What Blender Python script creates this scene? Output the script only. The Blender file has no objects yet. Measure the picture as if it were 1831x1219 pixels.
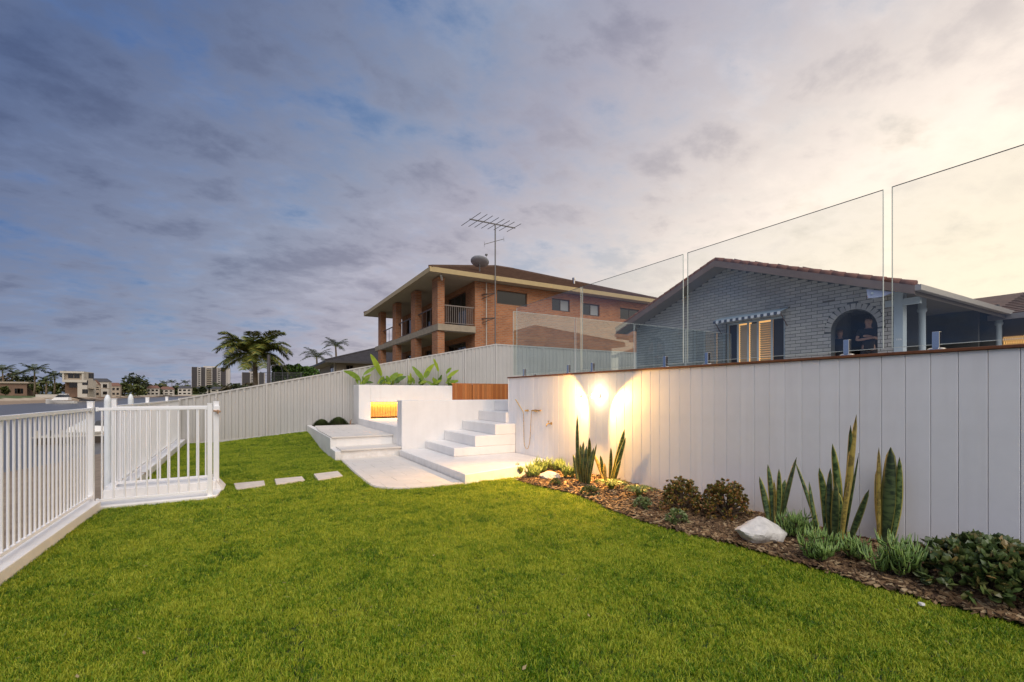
import bpy, bmesh, math, random
import numpy as np
from math import radians as R, sin, cos, pi, atan2, sqrt
from mathutils import Vector, Matrix, noise as mnoise
random.seed(7)
sc = bpy.context.scene
C = sc.collection

# ---------------------------------------------------------------- camera, sky, sun, exposure
YAW = R(29.92)
cam_d = bpy.data.cameras.new('camera'); cam_d.lens = 16; cam_d.sensor_width = 36
cam_d.shift_y = 0.0516; cam_d.clip_start = 0.05; cam_d.clip_end = 6000
cam = bpy.data.objects.new('camera', cam_d); C.objects.link(cam)
cam.location = (0, 0, 1.53); cam.rotation_euler = (R(90), 0, -YAW)
sc.camera = cam
sc.view_settings.view_transform = 'Standard'; sc.view_settings.look = 'None'
sc.view_settings.gamma = 1; sc.view_settings.use_curve_mapping = False
sc.view_settings.exposure = 0.7
sc.cycles.max_bounces = 8; sc.cycles.transparent_max_bounces = 24
sc.cycles.use_denoising = True
sc.cycles.sample_clamp_indirect = 4.0

SUN_AZ, SUN_EL = 200, 50          # degrees from +Y clockwise
world = bpy.data.worlds.new('World'); sc.world = world; world.use_nodes = True
def build_world():
    nt = world.node_tree; N = nt.nodes; L = nt.links; N.clear()
    out = N.new('ShaderNodeOutputWorld'); bg = N.new('ShaderNodeBackground'); L.new(bg.outputs[0], out.inputs[0])
    tc = N.new('ShaderNodeTexCoord'); sep = N.new('ShaderNodeSeparateXYZ'); L.new(tc.outputs['Generated'], sep.inputs[0])
    def M(op, a, b=None, c=None, clamp=False):
        n = N.new('ShaderNodeMath'); n.operation = op; n.use_clamp = clamp
        for i, v in enumerate((a, b, c)):
            if v is None: continue
            if isinstance(v, (int, float)): n.inputs[i].default_value = v
            else: L.new(v, n.inputs[i])
        return n.outputs[0]
    x, y, z = sep.outputs
    zc = M('MAXIMUM', z, 0.0)
    # glow value: towards the sunset, falling with height
    ga = R(104); Sx, Sy, Sz = sin(ga) * cos(R(8)), cos(ga) * cos(R(8)), sin(R(8))
    d = M('ADD', M('ADD', M('MULTIPLY', x, Sx), M('MULTIPLY', y, Sy)), M('MULTIPLY', z, Sz))
    g = M('SUBTRACT', d, M('MULTIPLY', zc, 1.2))
    # cloud deck coordinates
    den = M('ADD', zc, 0.20)
    comb = N.new('ShaderNodeCombineXYZ'); L.new(M('DIVIDE', x, den), comb.inputs[0]); L.new(M('DIVIDE', y, den), comb.inputs[1])
    def noise(scale, detail, rough, dist=0.0, rot=0.0, sx=1.0, sy=1.0, off=(0, 0, 0)):
        mp = N.new('ShaderNodeMapping'); L.new(comb.outputs[0], mp.inputs[0])
        mp.inputs['Rotation'].default_value = (0, 0, rot); mp.inputs['Scale'].default_value = (sx, sy, 1); mp.inputs['Location'].default_value = off
        n = N.new('ShaderNodeTexNoise'); n.inputs['Scale'].default_value = scale; n.inputs['Detail'].default_value = detail
        n.inputs['Roughness'].default_value = rough; n.inputs['Distortion'].default_value = dist
        L.new(mp.outputs[0], n.inputs['Vector']); return n.outputs['Fac']
    big = noise(0.8, 3, 0.5, 0.15, R(35), 1, 1.15, (3.1, 1.7, 0))
    mid = noise(3.2, 8, 0.60, 0.12, R(50), 1.0, 1.25, (0.4, 5.2, 0))
    wisp = noise(9.0, 6, 0.62, 0.15, R(30), 1.0, 1.3, (7, 2, 0))
    dens = M('ADD', M('ADD', M('MULTIPLY', big, 0.55), M('MULTIPLY', mid, 0.72)), M('MULTIPLY', wisp, 0.24))
    def ramp(fac, stops, interp='EASE'):
        r = N.new('ShaderNodeValToRGB'); r.color_ramp.interpolation = interp
        e = r.color_ramp.elements
        while len(e) < len(stops): e.new(0.5)
        for i, (p, c) in enumerate(stops):
            e[i].position = p; e[i].color = (*c, 1) if len(c) == 3 else c
        L.new(fac, r.inputs[0]); return r.outputs[0]
    # g in [-1.1, 1.0] -> 0..1
    gn = M('DIVIDE', M('ADD', g, 1.1), 2.1, clamp=True)
    P = lambda v: (v + 1.1) / 2.1
    cloud = ramp(gn, [(0.0, (.15, .19, .31)), (P(-.95), (.105, .15, .28)), (P(-.5), (.275, .31, .42)), (P(-.25), (.42, .41, .49)),
                      (P(-.02), (.58, .54, .57)), (P(.17), (.78, .70, .66)), (P(.36), (1.08, .95, .83)), (P(.7), (1.25, 1.08, .82)), (1.0, (1.22, 1.03, .72))], 'LINEAR')
    clear = ramp(gn, [(0.0, (.06, .15, .40)), (P(-.88), (.06, .145, .37)), (P(-.47), (.18, .27, .45)), (P(-.2), (.33, .38, .52)),
                      (P(.08), (.55, .57, .64)), (P(.36), (.90, .80, .68)), (1.0, (1.15, 1.0, .74))], 'LINEAR')
    sky = N.new('ShaderNodeTexSky'); sky.sky_type = 'NISHITA'; sky.sun_disc = False
    sky.sun_elevation = R(SUN_EL); sky.sun_rotation = R(SUN_AZ)
    def mix(f, a, b, mode='MIX'):
        m = N.new('ShaderNodeMix'); m.data_type = 'RGBA'; m.blend_type = mode
        if isinstance(f, (int, float)): m.inputs[0].default_value = f
        else: L.new(f, m.inputs[0])
        for i, v in ((6, a), (7, b)):
            if isinstance(v, tuple): m.inputs[i].default_value = (*v, 1)
            else: L.new(v, m.inputs[i])
        return m.outputs[2]
    nis = mix(1.0, sky.outputs[0], (.05, .05, .05), 'MULTIPLY')
    clear2 = mix(0.12, clear, nis)
    cov = ramp(dens, [(0.55, (0, 0, 0)), (0.80, (1, 1, 1))])
    # thick parts of the cloud are darker, thin edges lighter; contrast fades into the glow
    soft = ramp(gn, [(P(-.5), (.9, .9, .9)), (P(.1), (.75, .75, .75)), (P(.35), (.45, .45, .45)), (P(.6), (.22, .22, .22)), (1.0, (.12, .12, .12))], 'LINEAR')
    shade = ramp(dens, [(0.58, (1.22, 1.20, 1.16)), (0.76, (1.02, 1.02, 1.02)), (0.98, (.80, .80, .83))])
    cloud2 = mix(soft, cloud, mix(1.0, cloud, shade, 'MULTIPLY'))
    fine = ramp(mid, [(0.34, (1.24, 1.22, 1.18)), (0.5, (1.0, 1.0, 1.0)), (0.66, (.83, .84, .87))])
    cloud3 = mix(soft, cloud2, mix(1.0, cloud2, fine, 'MULTIPLY'))
    col = mix(cov, clear2, cloud3)
    # dark streaky bars low down
    band = noise(1.7, 6, 0.5, 0.2, R(0), 1.0, 1.0, (9, 9, 0))
    L.new(col, bg.inputs[0]); bg.inputs[1].default_value = 0.62
build_world()

sun_d = bpy.data.lights.new('sun', 'SUN'); sun_d.energy = 1.75; sun_d.angle = R(60); sun_d.color = (1.0, .93, .86)
sun = bpy.data.objects.new('sun', sun_d); C.objects.link(sun)
_a = R(SUN_AZ); _e = R(SUN_EL)
sun.rotation_euler = Vector((sin(_a) * cos(_e), cos(_a) * cos(_e), sin(_e))).to_track_quat('Z', 'Y').to_euler()

# ---------------------------------------------------------------- helpers
F_ = 814.0; SA, CA = sin(YAW), cos(YAW)
def P(u, v, X=None, Y=None, Z=None):
    """point of the place seen at photograph pixel (u, v) on a known plane"""
    t = (u - 915.5) / F_; h = (704.0 - v) / F_
    dx, dy, dz = SA + t * CA, CA - t * SA, h
    if X is not None: s = X / dx
    elif Y is not None: s = Y / dy
    else: s = (Z - 1.53) / dz
    return Vector((dx * s, dy * s, 1.53 + dz * s))

def mat(name, col, rough=0.6, metal=0.0, var=0.0, scale=4.0, bump=0.0, bscale=60.0, col2=None, spec=None, detail=4, coat=0.0, world=False, bdist=0.01, trans=0.0, dirt=0.0):
    m = bpy.data.materials.new(name); m.use_nodes = True
    nt = m.node_tree; N = nt.nodes; L = nt.links; b = N['Principled BSDF']
    b.inputs['Base Color'].default_value = (*col, 1); b.inputs['Roughness'].default_value = rough; b.inputs['Metallic'].default_value = metal
    if spec is not None: b.inputs['Specular IOR Level'].default_value = spec
    if coat: b.inputs['Coat Weight'].default_value = coat
    geo = N.new('ShaderNodeNewGeometry') if world else N.new('ShaderNodeTexCoord')
    vec = geo.outputs['Position'] if world else geo.outputs['Object']
    if var or col2:
        n = N.new('ShaderNodeTexNoise'); n.inputs['Scale'].default_value = scale; n.inputs['Detail'].default_value = detail; n.inputs['Roughness'].default_value = .6
        L.new(vec, n.inputs['Vector'])
        r = N.new('ShaderNodeValToRGB'); L.new(n.outputs[0], r.inputs[0])
        r.color_ramp.elements[0].position = .32; r.color_ramp.elements[1].position = .68
        c2 = col2 or tuple(c * (1 - var) for c in col)
        c1 = col if col2 else tuple(min(1, c * (1 + var)) for c in col)
        r.color_ramp.elements[0].color = (*c2, 1); r.color_ramp.elements[1].color = (*c1, 1)
        L.new(r.outputs[0], b.inputs['Base Color'])
        rr = N.new('ShaderNodeMapRange'); rr.inputs['To Min'].default_value = rough * .8; rr.inputs['To Max'].default_value = min(1, rough * 1.2)
        L.new(n.outputs[0], rr.inputs['Value']); L.new(rr.outputs[0], b.inputs['Roughness'])
    if dirt:   # earth splash low down and faint streaks, by height in the place
        g = N.new('ShaderNodeNewGeometry'); s = N.new('ShaderNodeSeparateXYZ'); L.new(g.outputs['Position'], s.inputs[0])
        n3 = N.new('ShaderNodeTexNoise'); n3.inputs['Scale'].default_value = 7; n3.inputs['Detail'].default_value = 8; n3.inputs['Roughness'].default_value = .7; L.new(g.outputs['Position'], n3.inputs['Vector'])
        hm = N.new('ShaderNodeMapRange'); hm.inputs[1].default_value = .02; hm.inputs[2].default_value = .30; hm.inputs[3].default_value = .9; hm.inputs[4].default_value = .0; L.new(s.outputs[2], hm.inputs[0])
        pw = N.new('ShaderNodeMapRange'); pw.inputs[1].default_value = .38; pw.inputs[2].default_value = .72; L.new(n3.outputs[0], pw.inputs[0])
        mu = N.new('ShaderNodeMath'); mu.operation = 'MULTIPLY'; L.new(hm.outputs[0], mu.inputs[0]); L.new(pw.outputs[0], mu.inputs[1])
        mp3 = N.new('ShaderNodeMapping'); mp3.inputs['Scale'].default_value = (5, 5, .35); L.new(g.outputs['Position'], mp3.inputs[0])
        n4 = N.new('ShaderNodeTexNoise'); n4.inputs['Scale'].default_value = 1.4; n4.inputs['Detail'].default_value = 6; L.new(mp3.outputs[0], n4.inputs['Vector'])
        sm = N.new('ShaderNodeMapRange'); sm.inputs[1].default_value = .50; sm.inputs[2].default_value = .85; sm.inputs[4].default_value = .22; L.new(n4.outputs[0], sm.inputs[0])
        ad = N.new('ShaderNodeMath'); ad.operation = 'ADD'; L.new(mu.outputs[0], ad.inputs[0]); L.new(sm.outputs[0], ad.inputs[1])
        m5 = N.new('ShaderNodeMath'); m5.operation = 'MULTIPLY'; m5.inputs[1].default_value = dirt; m5.use_clamp = True; L.new(ad.outputs[0], m5.inputs[0])
        mx = N.new('ShaderNodeMix'); mx.data_type = 'RGBA'; L.new(m5.outputs[0], mx.inputs[0]); mx.inputs[7].default_value = (.30, .235, .17, 1)
        if b.inputs['Base Color'].is_linked: L.new(b.inputs['Base Color'].links[0].from_socket, mx.inputs[6])
        else: mx.inputs[6].default_value = (*col, 1)
        L.new(mx.outputs[2], b.inputs['Base Color'])
    if bump:
        n2 = N.new('ShaderNodeTexNoise'); n2.inputs['Scale'].default_value = bscale; n2.inputs['Detail'].default_value = 5
        L.new(vec, n2.inputs['Vector'])
        bp = N.new('ShaderNodeBump'); bp.inputs['Strength'].default_value = bump; bp.inputs['Distance'].default_value = bdist
        L.new(n2.outputs[0], bp.inputs['Height']); L.new(bp.outputs[0], b.inputs['Normal'])
    if trans:
        out = N['Material Output']; tr = N.new('ShaderNodeBsdfTranslucent'); mx = N.new('ShaderNodeMixShader'); mx.inputs[0].default_value = trans
        tr.inputs[0].default_value = (*[min(1, c * 1.6) for c in col], 1)
        L.new(b.outputs[0], mx.inputs[1]); L.new(tr.outputs[0], mx.inputs[2]); L.new(mx.outputs[0], out.inputs[0])
    return m
def emis(name, col, st):
    m = bpy.data.materials.new(name); m.use_nodes = True; b = m.node_tree.nodes['Principled BSDF']
    b.inputs['Base Color'].default_value = (*col, 1); b.inputs['Emission Color'].default_value = (*col, 1); b.inputs['Emission Strength'].default_value = st
    return m

class MB:
    def __init__(s): s.v = []; s.f = []; s.uv = None
    def add(s, vs, fs):
        o = len(s.v); s.v += [tuple(p) for p in vs]; s.f += [tuple(i + o for i in f) for f in fs]; return s
    def box(s, x0, x1, y0, y1, z0, z1):
        return s.add([(x0, y0, z0), (x1, y0, z0), (x1, y1, z0), (x0, y1, z0), (x0, y0, z1), (x1, y0, z1), (x1, y1, z1), (x0, y1, z1)],
                     [(0, 3, 2, 1), (4, 5, 6, 7), (0, 1, 5, 4), (1, 2, 6, 5), (2, 3, 7, 6), (3, 0, 4, 7)])
    def prism(s, poly, z0, z1):
        n = len(poly)
        a = sum(poly[i][0] * poly[(i + 1) % n][1] - poly[(i + 1) % n][0] * poly[i][1] for i in range(n))
        if a < 0: poly = poly[::-1]
        vs = [(x, y, z0) for x, y in poly] + [(x, y, z1) for x, y in poly]
        return s.add(vs, [tuple(range(n - 1, -1, -1)), tuple(range(n, 2 * n))] + [(i, (i + 1) % n, n + (i + 1) % n, n + i) for i in range(n)])
    def hexa(s, b4, t4):
        return s.add(list(b4) + list(t4), [(0, 3, 2, 1), (4, 5, 6, 7), (0, 1, 5, 4), (1, 2, 6, 5), (2, 3, 7, 6), (3, 0, 4, 7)])
    def bar(s, p, q, w, h=None, up=(0, 0, 1)):
        h = h or w; p = Vector(p); q = Vector(q); d = (q - p).normalized(); up = Vector(up)
        if abs(d.dot(up)) > .98: up = Vector((1, 0, 0))
        a = d.cross(up).normalized() * w / 2; b = a.normalized().cross(d).normalized() * h / 2
        return s.hexa([p - a - b, p + a - b, q + a - b, q - a - b], [p - a + b, p + a + b, q + a + b, q - a + b])
    def tube(s, pts, rs, n=8, caps=True):
        pts = [Vector(p) for p in pts]
        if isinstance(rs, (int, float)): rs = [rs] * len(pts)
        vs = []; fs = []; prev = None
        for i, p in enumerate(pts):
            d = (pts[min(i + 1, len(pts) - 1)] - pts[max(i - 1, 0)]).normalized()
            if prev is None:
                a = d.cross(Vector((0, 0, 1)))
                if a.length < .05: a = d.cross(Vector((1, 0, 0)))
            else: a = prev - d * prev.dot(d)
            a.normalize(); prev = a; b = d.cross(a)
            for k in range(n):
                t = 2 * pi * k / n; vs.append(p + (a * cos(t) + b * sin(t)) * rs[i])
        for i in range(len(pts) - 1):
            for k in range(n):
                fs.append((i * n + k, i * n + (k + 1) % n, (i + 1) * n + (k + 1) % n, (i + 1) * n + k))
        if caps: fs += [tuple(range(n - 1, -1, -1)), tuple((len(pts) - 1) * n + k for k in range(n))]
        return s.add(vs, fs)
    def quad(s, a, b, c, d): return s.add([a, b, c, d], [(0, 1, 2, 3)])
    def lathe(s, prof, c=(0, 0, 0), n=16):
        return s.tube([(c[0], c[1], c[2] + z) for r, z in prof], [max(r, 1e-4) for r, z in prof], n)
    def mesh(s, name, smooth=False, off=(0, 0, 0)):
        me = bpy.data.meshes.new(name)
        vs = s.v if tuple(off) == (0, 0, 0) else [(x - off[0], y - off[1], z - off[2]) for x, y, z in s.v]
        me.from_pydata(vs, [], s.f)
        if s.uv is not None:
            l = me.uv_layers.new(name='UVMap')
            l.data.foreach_set('uv', [c for f in s.uv for p in f for c in p])
        if smooth:
            for p in me.polygons: p.use_smooth = True
        me.update(); return me
    def build(s, name, m, parent=None, smooth=False, bevel=0.0, seg=2, angle=35):
        off = tuple(parent_world(parent)) if parent else (0, 0, 0)
        if smooth == 'auto': me = s.mesh(name, True, off); me.set_sharp_from_angle(angle=R(angle))
        else: me = s.mesh(name, smooth, off)
        me.materials.append(m)
        o = bpy.data.objects.new(name, me); C.objects.link(o)
        if parent: o.parent = parent
        if bevel:
            b = o.modifiers.new('bevel', 'BEVEL'); b.width = bevel; b.segments = seg; b.limit_method = 'ANGLE'; b.angle_limit = R(35)
        return o
def parent_world(p):
    v = Vector((0, 0, 0))
    while p: v += p.location; p = p.parent
    return v
def tag(o, label=None, cat=None, group=None, kind=None):
    if label: o['label'] = label
    if cat: o['category'] = cat
    if group: o['group'] = group
    if kind: o['kind'] = kind
    return o
def thing(name, loc, label, cat, group=None):
    o = bpy.data.objects.new(name, None); C.objects.link(o); o.location = loc; o.empty_display_size = .2
    return tag(o, label, cat, group)
def piece(name, me, loc, parent, scale=(1, 1, 1), rot=(0, 0, 0)):
    o = bpy.data.objects.new(name, me); C.objects.link(o)
    if parent: o.parent = parent; o.location = Vector(loc) - parent_world(parent)
    else: o.location = loc
    o.scale = scale; o.rotation_euler = rot
    return o
def unit(name, m, bevel=0.0):
    me = MB().box(-.5, .5, -.5, .5, -.5, .5).mesh(name); me.materials.append(m); return me
def copy_tree(o, parent=None):
    c = o.copy(); C.objects.link(c)
    if parent: c.parent = parent
    for ch in o.children: copy_tree(ch, c)
    return c
rnd = random.uniform

# ---------------------------------------------------------------- materials
M_render = mat('white_render', (.77, .755, .735), .55, var=.05, scale=1.6, bump=.22, bscale=45, dirt=.55)
M_board = mat('painted_board', (.80, .795, .81), .40, var=.035, scale=2.2, bump=.08, bscale=14, dirt=.55)
M_picket = mat('powder_coated_aluminium', (.82, .82, .83), .35, var=.02)
M_sheet = mat('steel_fence_sheet', (.46, .445, .42), .42, var=.05, scale=.8, bump=.05, bscale=6, dirt=.5)
M_sheet_rail = mat('steel_fence_rail', (.50, .48, .455), .4, var=.03)
M_conc = mat('white_painted_plinth', (.80, .79, .775), .6, var=.06, scale=2.2, bump=.3, bscale=40, dirt=.08)
M_steel = mat('polished_steel', (.72, .70, .67), .12, metal=1.0)
M_brass = mat('brushed_brass', (.62, .40, .16), .28, metal=1.0, var=.08, scale=30)
M_timber = mat('orange_timber', (.46, .16, .04), .5, var=.22, scale=9, bump=.1, bscale=80)
M_slat = mat('niche_slat', (.50, .23, .06), .5, var=.18, scale=8)
M_cap = mat('timber_capping', (.17, .06, .022), .5, var=.2, scale=12)
M_soil = mat('garden_soil', (.055, .032, .02), .95, var=.4, scale=25, bump=.6, bscale=60)
M_darkgap = mat('groove_backing', (.30, .29, .28), .7)
M_window = mat('dark_window_glass', (.012, .013, .015), .06, spec=.6)
M_glow = emis('lit_window', (1.0, .55, .18), .55)
# ---------------------------------------------------------------- ground, lawn, water
def grid_mesh(x0, x1, nx, y0, y1, ny, zf):
    m = MB(); vs = []; fs = []
    for j in range(ny + 1):
        for i in range(nx + 1):
            x = x0 + (x1 - x0) * i / nx; y = y0 + (y1 - y0) * j / ny
            vs.append((x, y, zf(x, y)))
    for j in range(ny):
        for i in range(nx):
            a = j * (nx + 1) + i; fs.append((a, a + 1, a + nx + 2, a + nx + 1))
    return m.add(vs, fs)
def sstep(a, b, x):
    t = max(0, min(1, (x - a) / (b - a))); return t * t * (3 - 2 * t)

M_water = mat('canal_water', (.10, .092, .085), .32, spec=.5)
def water_nodes():
    nt = M_water.node_tree; N = nt.nodes; L = nt.links; b = N['Principled BSDF']
    g = N.new('ShaderNodeNewGeometry'); mp = N.new('ShaderNodeMapping'); mp.inputs['Scale'].default_value = (1, 1, 1)
    n = N.new('ShaderNodeTexNoise'); n.inputs['Scale'].default_value = 1.6; n.inputs['Detail'].default_value = 6; n.inputs['Roughness'].default_value = .6
    L.new(g.outputs['Position'], mp.inputs[0]); L.new(mp.outputs[0], n.inputs['Vector'])
    bp = N.new('ShaderNodeBump'); bp.inputs['Strength'].default_value = .45; bp.inputs['Distance'].default_value = .12
    L.new(n.outputs[0], bp.inputs['Height']); L.new(bp.outputs[0], b.inputs['Normal'])
water_nodes()
o = grid_mesh(-2500, 2500, 40, -1500, 3500, 40, lambda x, y: -1.2).build('canal_water', M_water); tag(o, kind='structure')

def lawn_edge(y):   # bed side edge of the lawn, gently wavy, swings in towards the steps
    return 4.15 + .07 * sin(y * 1.1 + .6) + .05 * sin(y * 2.7) + (.12 if y < 2 else .12 * sstep(3.5, 2, y)) - .15 * sstep(5.5, 7.4, y)
def lawn_z(x, y):
    return .09 * max(0, x + .9) * sstep(12.5, 16.9, y) * (1 if x > -.9 else 0) + .012 * mnoise.noise((x * .7, y * .7, 0))
M_turf = mat('turf_soil', (.022, .038, .008), .9, var=.35, scale=5, bump=.5, bscale=120, world=True)
lawn_me = MB()
def build_lawn():
    nx, ny = 90, 280; x0 = -1.93; y0, y1 = -1.5, 16.98
    vs = []; fs = []
    for j in range(ny + 1):
        y = y0 + (y1 - y0) * j / ny
        xe = lawn_edge(y) if y < 7.1 else 5.3
        for i in range(nx + 1):
            x = x0 + (xe - x0) * i / nx; vs.append((x, y, lawn_z(x, y)))
    def covered(x, y):
        if y > 7.25 and x > 3.3: return True
        if y > 10.9 and x > 1.86: return True
        if 7.85 < y < 11 and x > 1.76: return True
        if y > 7.12 and x > 1.76 and (x > 2.36 or y > 7.75 or (x - 2.36) ** 2 + (y - 7.75) ** 2 < .60 ** 2): return True
        if -1.9 < x < -.42 and 7.98 < y < 8.9: return True
        if x < -1.72 or (x > 1.72 and y > 11.0): return True
        return False
    for j in range(ny):
        for i in range(nx):
            a = j * (nx + 1) + i
            cx = (vs[a][0] + vs[a + nx + 2][0]) / 2; cy = (vs[a][1] + vs[a + nx + 2][1]) / 2
            fs.append((a, a + 1, a + nx + 2, a + nx + 1)) if not covered(cx, cy) else None
    return MB().add(vs, fs)
lw = build_lawn()
lawn = lw.build('lawn_ground', M_turf); tag(lawn, kind='structure')

# beach outside the fence
def beach_edge(y): return -9.2 + 3.6 * sstep(16, 29, y) + .4 * mnoise.noise((0, y * .3, 3))
def beach_z(x, y):
    e = beach_edge(y); t = (x - e) / (-1.95 - e)
    return -1.2 + 1.02 * t + .03 * mnoise.noise((x * 1.3, y * 1.3, 0)) if t > -1 else -2.3
M_sand = mat('beach_sand', (.30, .235, .17), .95, col2=(.17, .125, .085), scale=3.0, bump=.5, bscale=14, detail=8, world=True, bdist=.03)
o = grid_mesh(-16, -1.94, 40, -4, 90, 160, beach_z).build('beach', M_sand, smooth=True); tag(o, kind='structure')

# ground beyond the fence and behind the wall
M_earth = mat('dry_ground', (.14, .13, .07), .95, var=.3, scale=.5, bump=.3, bscale=9, world=True)
def back_z(x, y): return min(1.85, .2 + .16 * max(0, x + 1.9)) if y < 60 else .4
o = grid_mesh(-1.9, 300, 60, 17.08, 900, 60, lambda x, y: min(1.85, .05 + .17 * max(0, x + 1.9)) * (1 if y < 200 else .5)).build('neighbouring_ground', M_earth); tag(o, kind='structure')
M_deck = mat('pool_paving', (.42, .40, .37), .7, var=.08, scale=2, bump=.1)
o = MB().box(5.51, 60, -12, 9.6, 1.5, 1.84).box(7.62, 60, 9.601, 16.95, -.1, 1.84).build('pool_paving', M_deck); tag(o, kind='structure')

# far bank of the canal
def far_edge(y): return -53 - 15 * sstep(225, 350, y) + 1.5 * mnoise.noise((5, y * .03, 0))
def far_z(x, y):
    e = far_edge(y) 
    t = (e - x) / 8.0
    return -1.25 + 1.7 * sstep(0, 1, t) + .8 * sstep(1, 6, t) if t > 0 else -1.25 + t * .6
def far_bank():
    vs = []; fs = []; ys = [60 + 8 * i for i in range(85)]; ds = [-4, 0, 2, 4, 6, 8, 10, 14, 20, 40, 80, 300, 1500]
    for y in ys:
        for dd in ds: vs.append((far_edge(y) - dd, y, far_z(far_edge(y) - dd, y)))
    n = len(ds)
    for j in range(len(ys) - 1):
        for i in range(n - 1):
            a = j * n + i; fs.append((a + 1, a, a + n, a + n + 1))
    return MB().add(vs, fs)
M_far = bpy.data.materials.new('far_bank'); M_far.use_nodes = True
def far_nodes():
    nt = M_far.node_tree; N = nt.nodes; L = nt.links; b = N['Principled BSDF']; b.inputs['Roughness'].default_value = .95
    g = N.new('ShaderNodeNewGeometry'); s = N.new('ShaderNodeSeparateXYZ'); L.new(g.outputs['Position'], s.inputs[0])
    n = N.new('ShaderNodeTexNoise'); n.inputs['Scale'].default_value = .12; n.inputs['Detail'].default_value = 5; L.new(g.outputs['Position'], n.inputs['Vector'])
    ad = N.new('ShaderNodeMath'); ad.operation = 'MULTIPLY_ADD'; L.new(n.outputs[0], ad.inputs[0]); ad.inputs[1].default_value = 1.2; L.new(s.outputs[2], ad.inputs[2])
    r = N.new('ShaderNodeValToRGB'); L.new(ad.outputs[0], r.inputs[0]); e = r.color_ramp.elements
    e[0].position = 0.0; e[0].color = (.26, .19, .13, 1); e[1].position = .45; e[1].color = (.46, .37, .27, 1)
    x = e.new(.78); x.color = (.42, .34, .24, 1); x = e.new(.92); x.color = (.07, .10, .025, 1)
    L.new(r.outputs[0], b.inputs['Base Color'])
far_nodes()
o = far_bank().build('far_bank', M_far, smooth=True); tag(o, kind='structure')
def end_bank():
    vs = []; fs = []; xs = [-420 + 10 * i for i in range(60)]; ds = [-5, 0, 5, 10, 14, 20, 60, 400, 2000]
    for x in xs:
        for dd in ds:
            t = dd / 10
            vs.append((x, 640 + 12 * mnoise.noise((x * .01, 1, 1)) + dd, -1.25 + 1.7 * sstep(0, 1, t) + .8 * sstep(1, 4, t)))
    n = len(ds)
    for j in range(len(xs) - 1):
        for i in range(n - 1):
            a = j * n + i; fs.append((a, a + 1, a + n + 1, a + n))
    return MB().add(vs, fs)
o = end_bank().build('head_of_canal_bank', M_far, smooth=True); tag(o, kind='structure')
M_hill = mat('far_hills', (.10, .13, .17), 1.0)
def hills():
    vs = []; fs = []; n = 80
    for i in range(n + 1):
        x = -1500 + 3200 * i / n; h = 14 + 22 * max(0, mnoise.noise((x * .0016, 3, 0))) + 5 * mnoise.noise((x * .01, 0, 0))
        vs += [(x, 2100, -2), (x, 2250, h), (x, 2700, h * 1.1), (x, 2900, -2)]
    for i in range(n):
        for k in range(3): a = i * 4 + k; fs.append((a, a + 4, a + 5, a + 1))
    return MB().add(vs, fs)
o = hills().build('hills', M_hill, smooth=True); tag(o, kind='structure')

# grass
def grass_material():
    m = bpy.data.materials.new('grass_blade'); m.use_nodes = True; nt = m.node_tree; N = nt.nodes; L = nt.links
    b = N['Principled BSDF']; b.inputs['Roughness'].default_value = .5; b.inputs['Specular IOR Level'].default_value = .35
    g = N.new('ShaderNodeNewGeometry'); 
    n = N.new('ShaderNodeTexNoise'); n.inputs['Scale'].default_value = 1.7; n.inputs['Detail'].default_value = 8; n.inputs['Roughness'].default_value = .72
    L.new(g.outputs['Position'], n.inputs['Vector'])
    oi = N.new('ShaderNodeObjectInfo')
    at = N.new('ShaderNodeAttribute'); at.attribute_name = 'tint'
    ad = N.new('ShaderNodeMath'); ad.operation = 'MULTIPLY_ADD'; L.new(oi.outputs['Random'], ad.inputs[0]); ad.inputs[1].default_value = .30; L.new(n.outputs[0], ad.inputs[2])
    ad2 = N.new('ShaderNodeMath'); ad2.operation = 'MULTIPLY_ADD'; L.new(at.outputs['Fac'], ad2.inputs[0]); ad2.inputs[1].default_value = .42; L.new(ad.outputs[0], ad2.inputs[2])
    r = N.new('ShaderNodeValToRGB'); L.new(ad2.outputs[0], r.inputs[0]); e = r.color_ramp.elements
    e[0].position = .45; e[0].color = (.020, .062, .0015, 1); e[1].position = 1.12 / 1.2; e[1].color = (.42, .46, .035, 1)
    x = e.new(.68); x.color = (.078, .18, .003, 1); x = e.new(.82); x.color = (.18, .315, .006, 1)
    L.new(r.outputs[0], b.inputs['Base Color'])
    tr = N.new('ShaderNodeBsdfTranslucent'); L.new(r.outputs[0], tr.inputs[0]); mx = N.new('ShaderNodeMixShader'); mx.inputs[0].default_value = .27
    L.new(b.outputs[0], mx.inputs[1]); L.new(tr.outputs[0], mx.inputs[2]); L.new(mx.outputs[0], N['Material Output'].inputs[0])
    return m
M_grass = grass_material()
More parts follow.
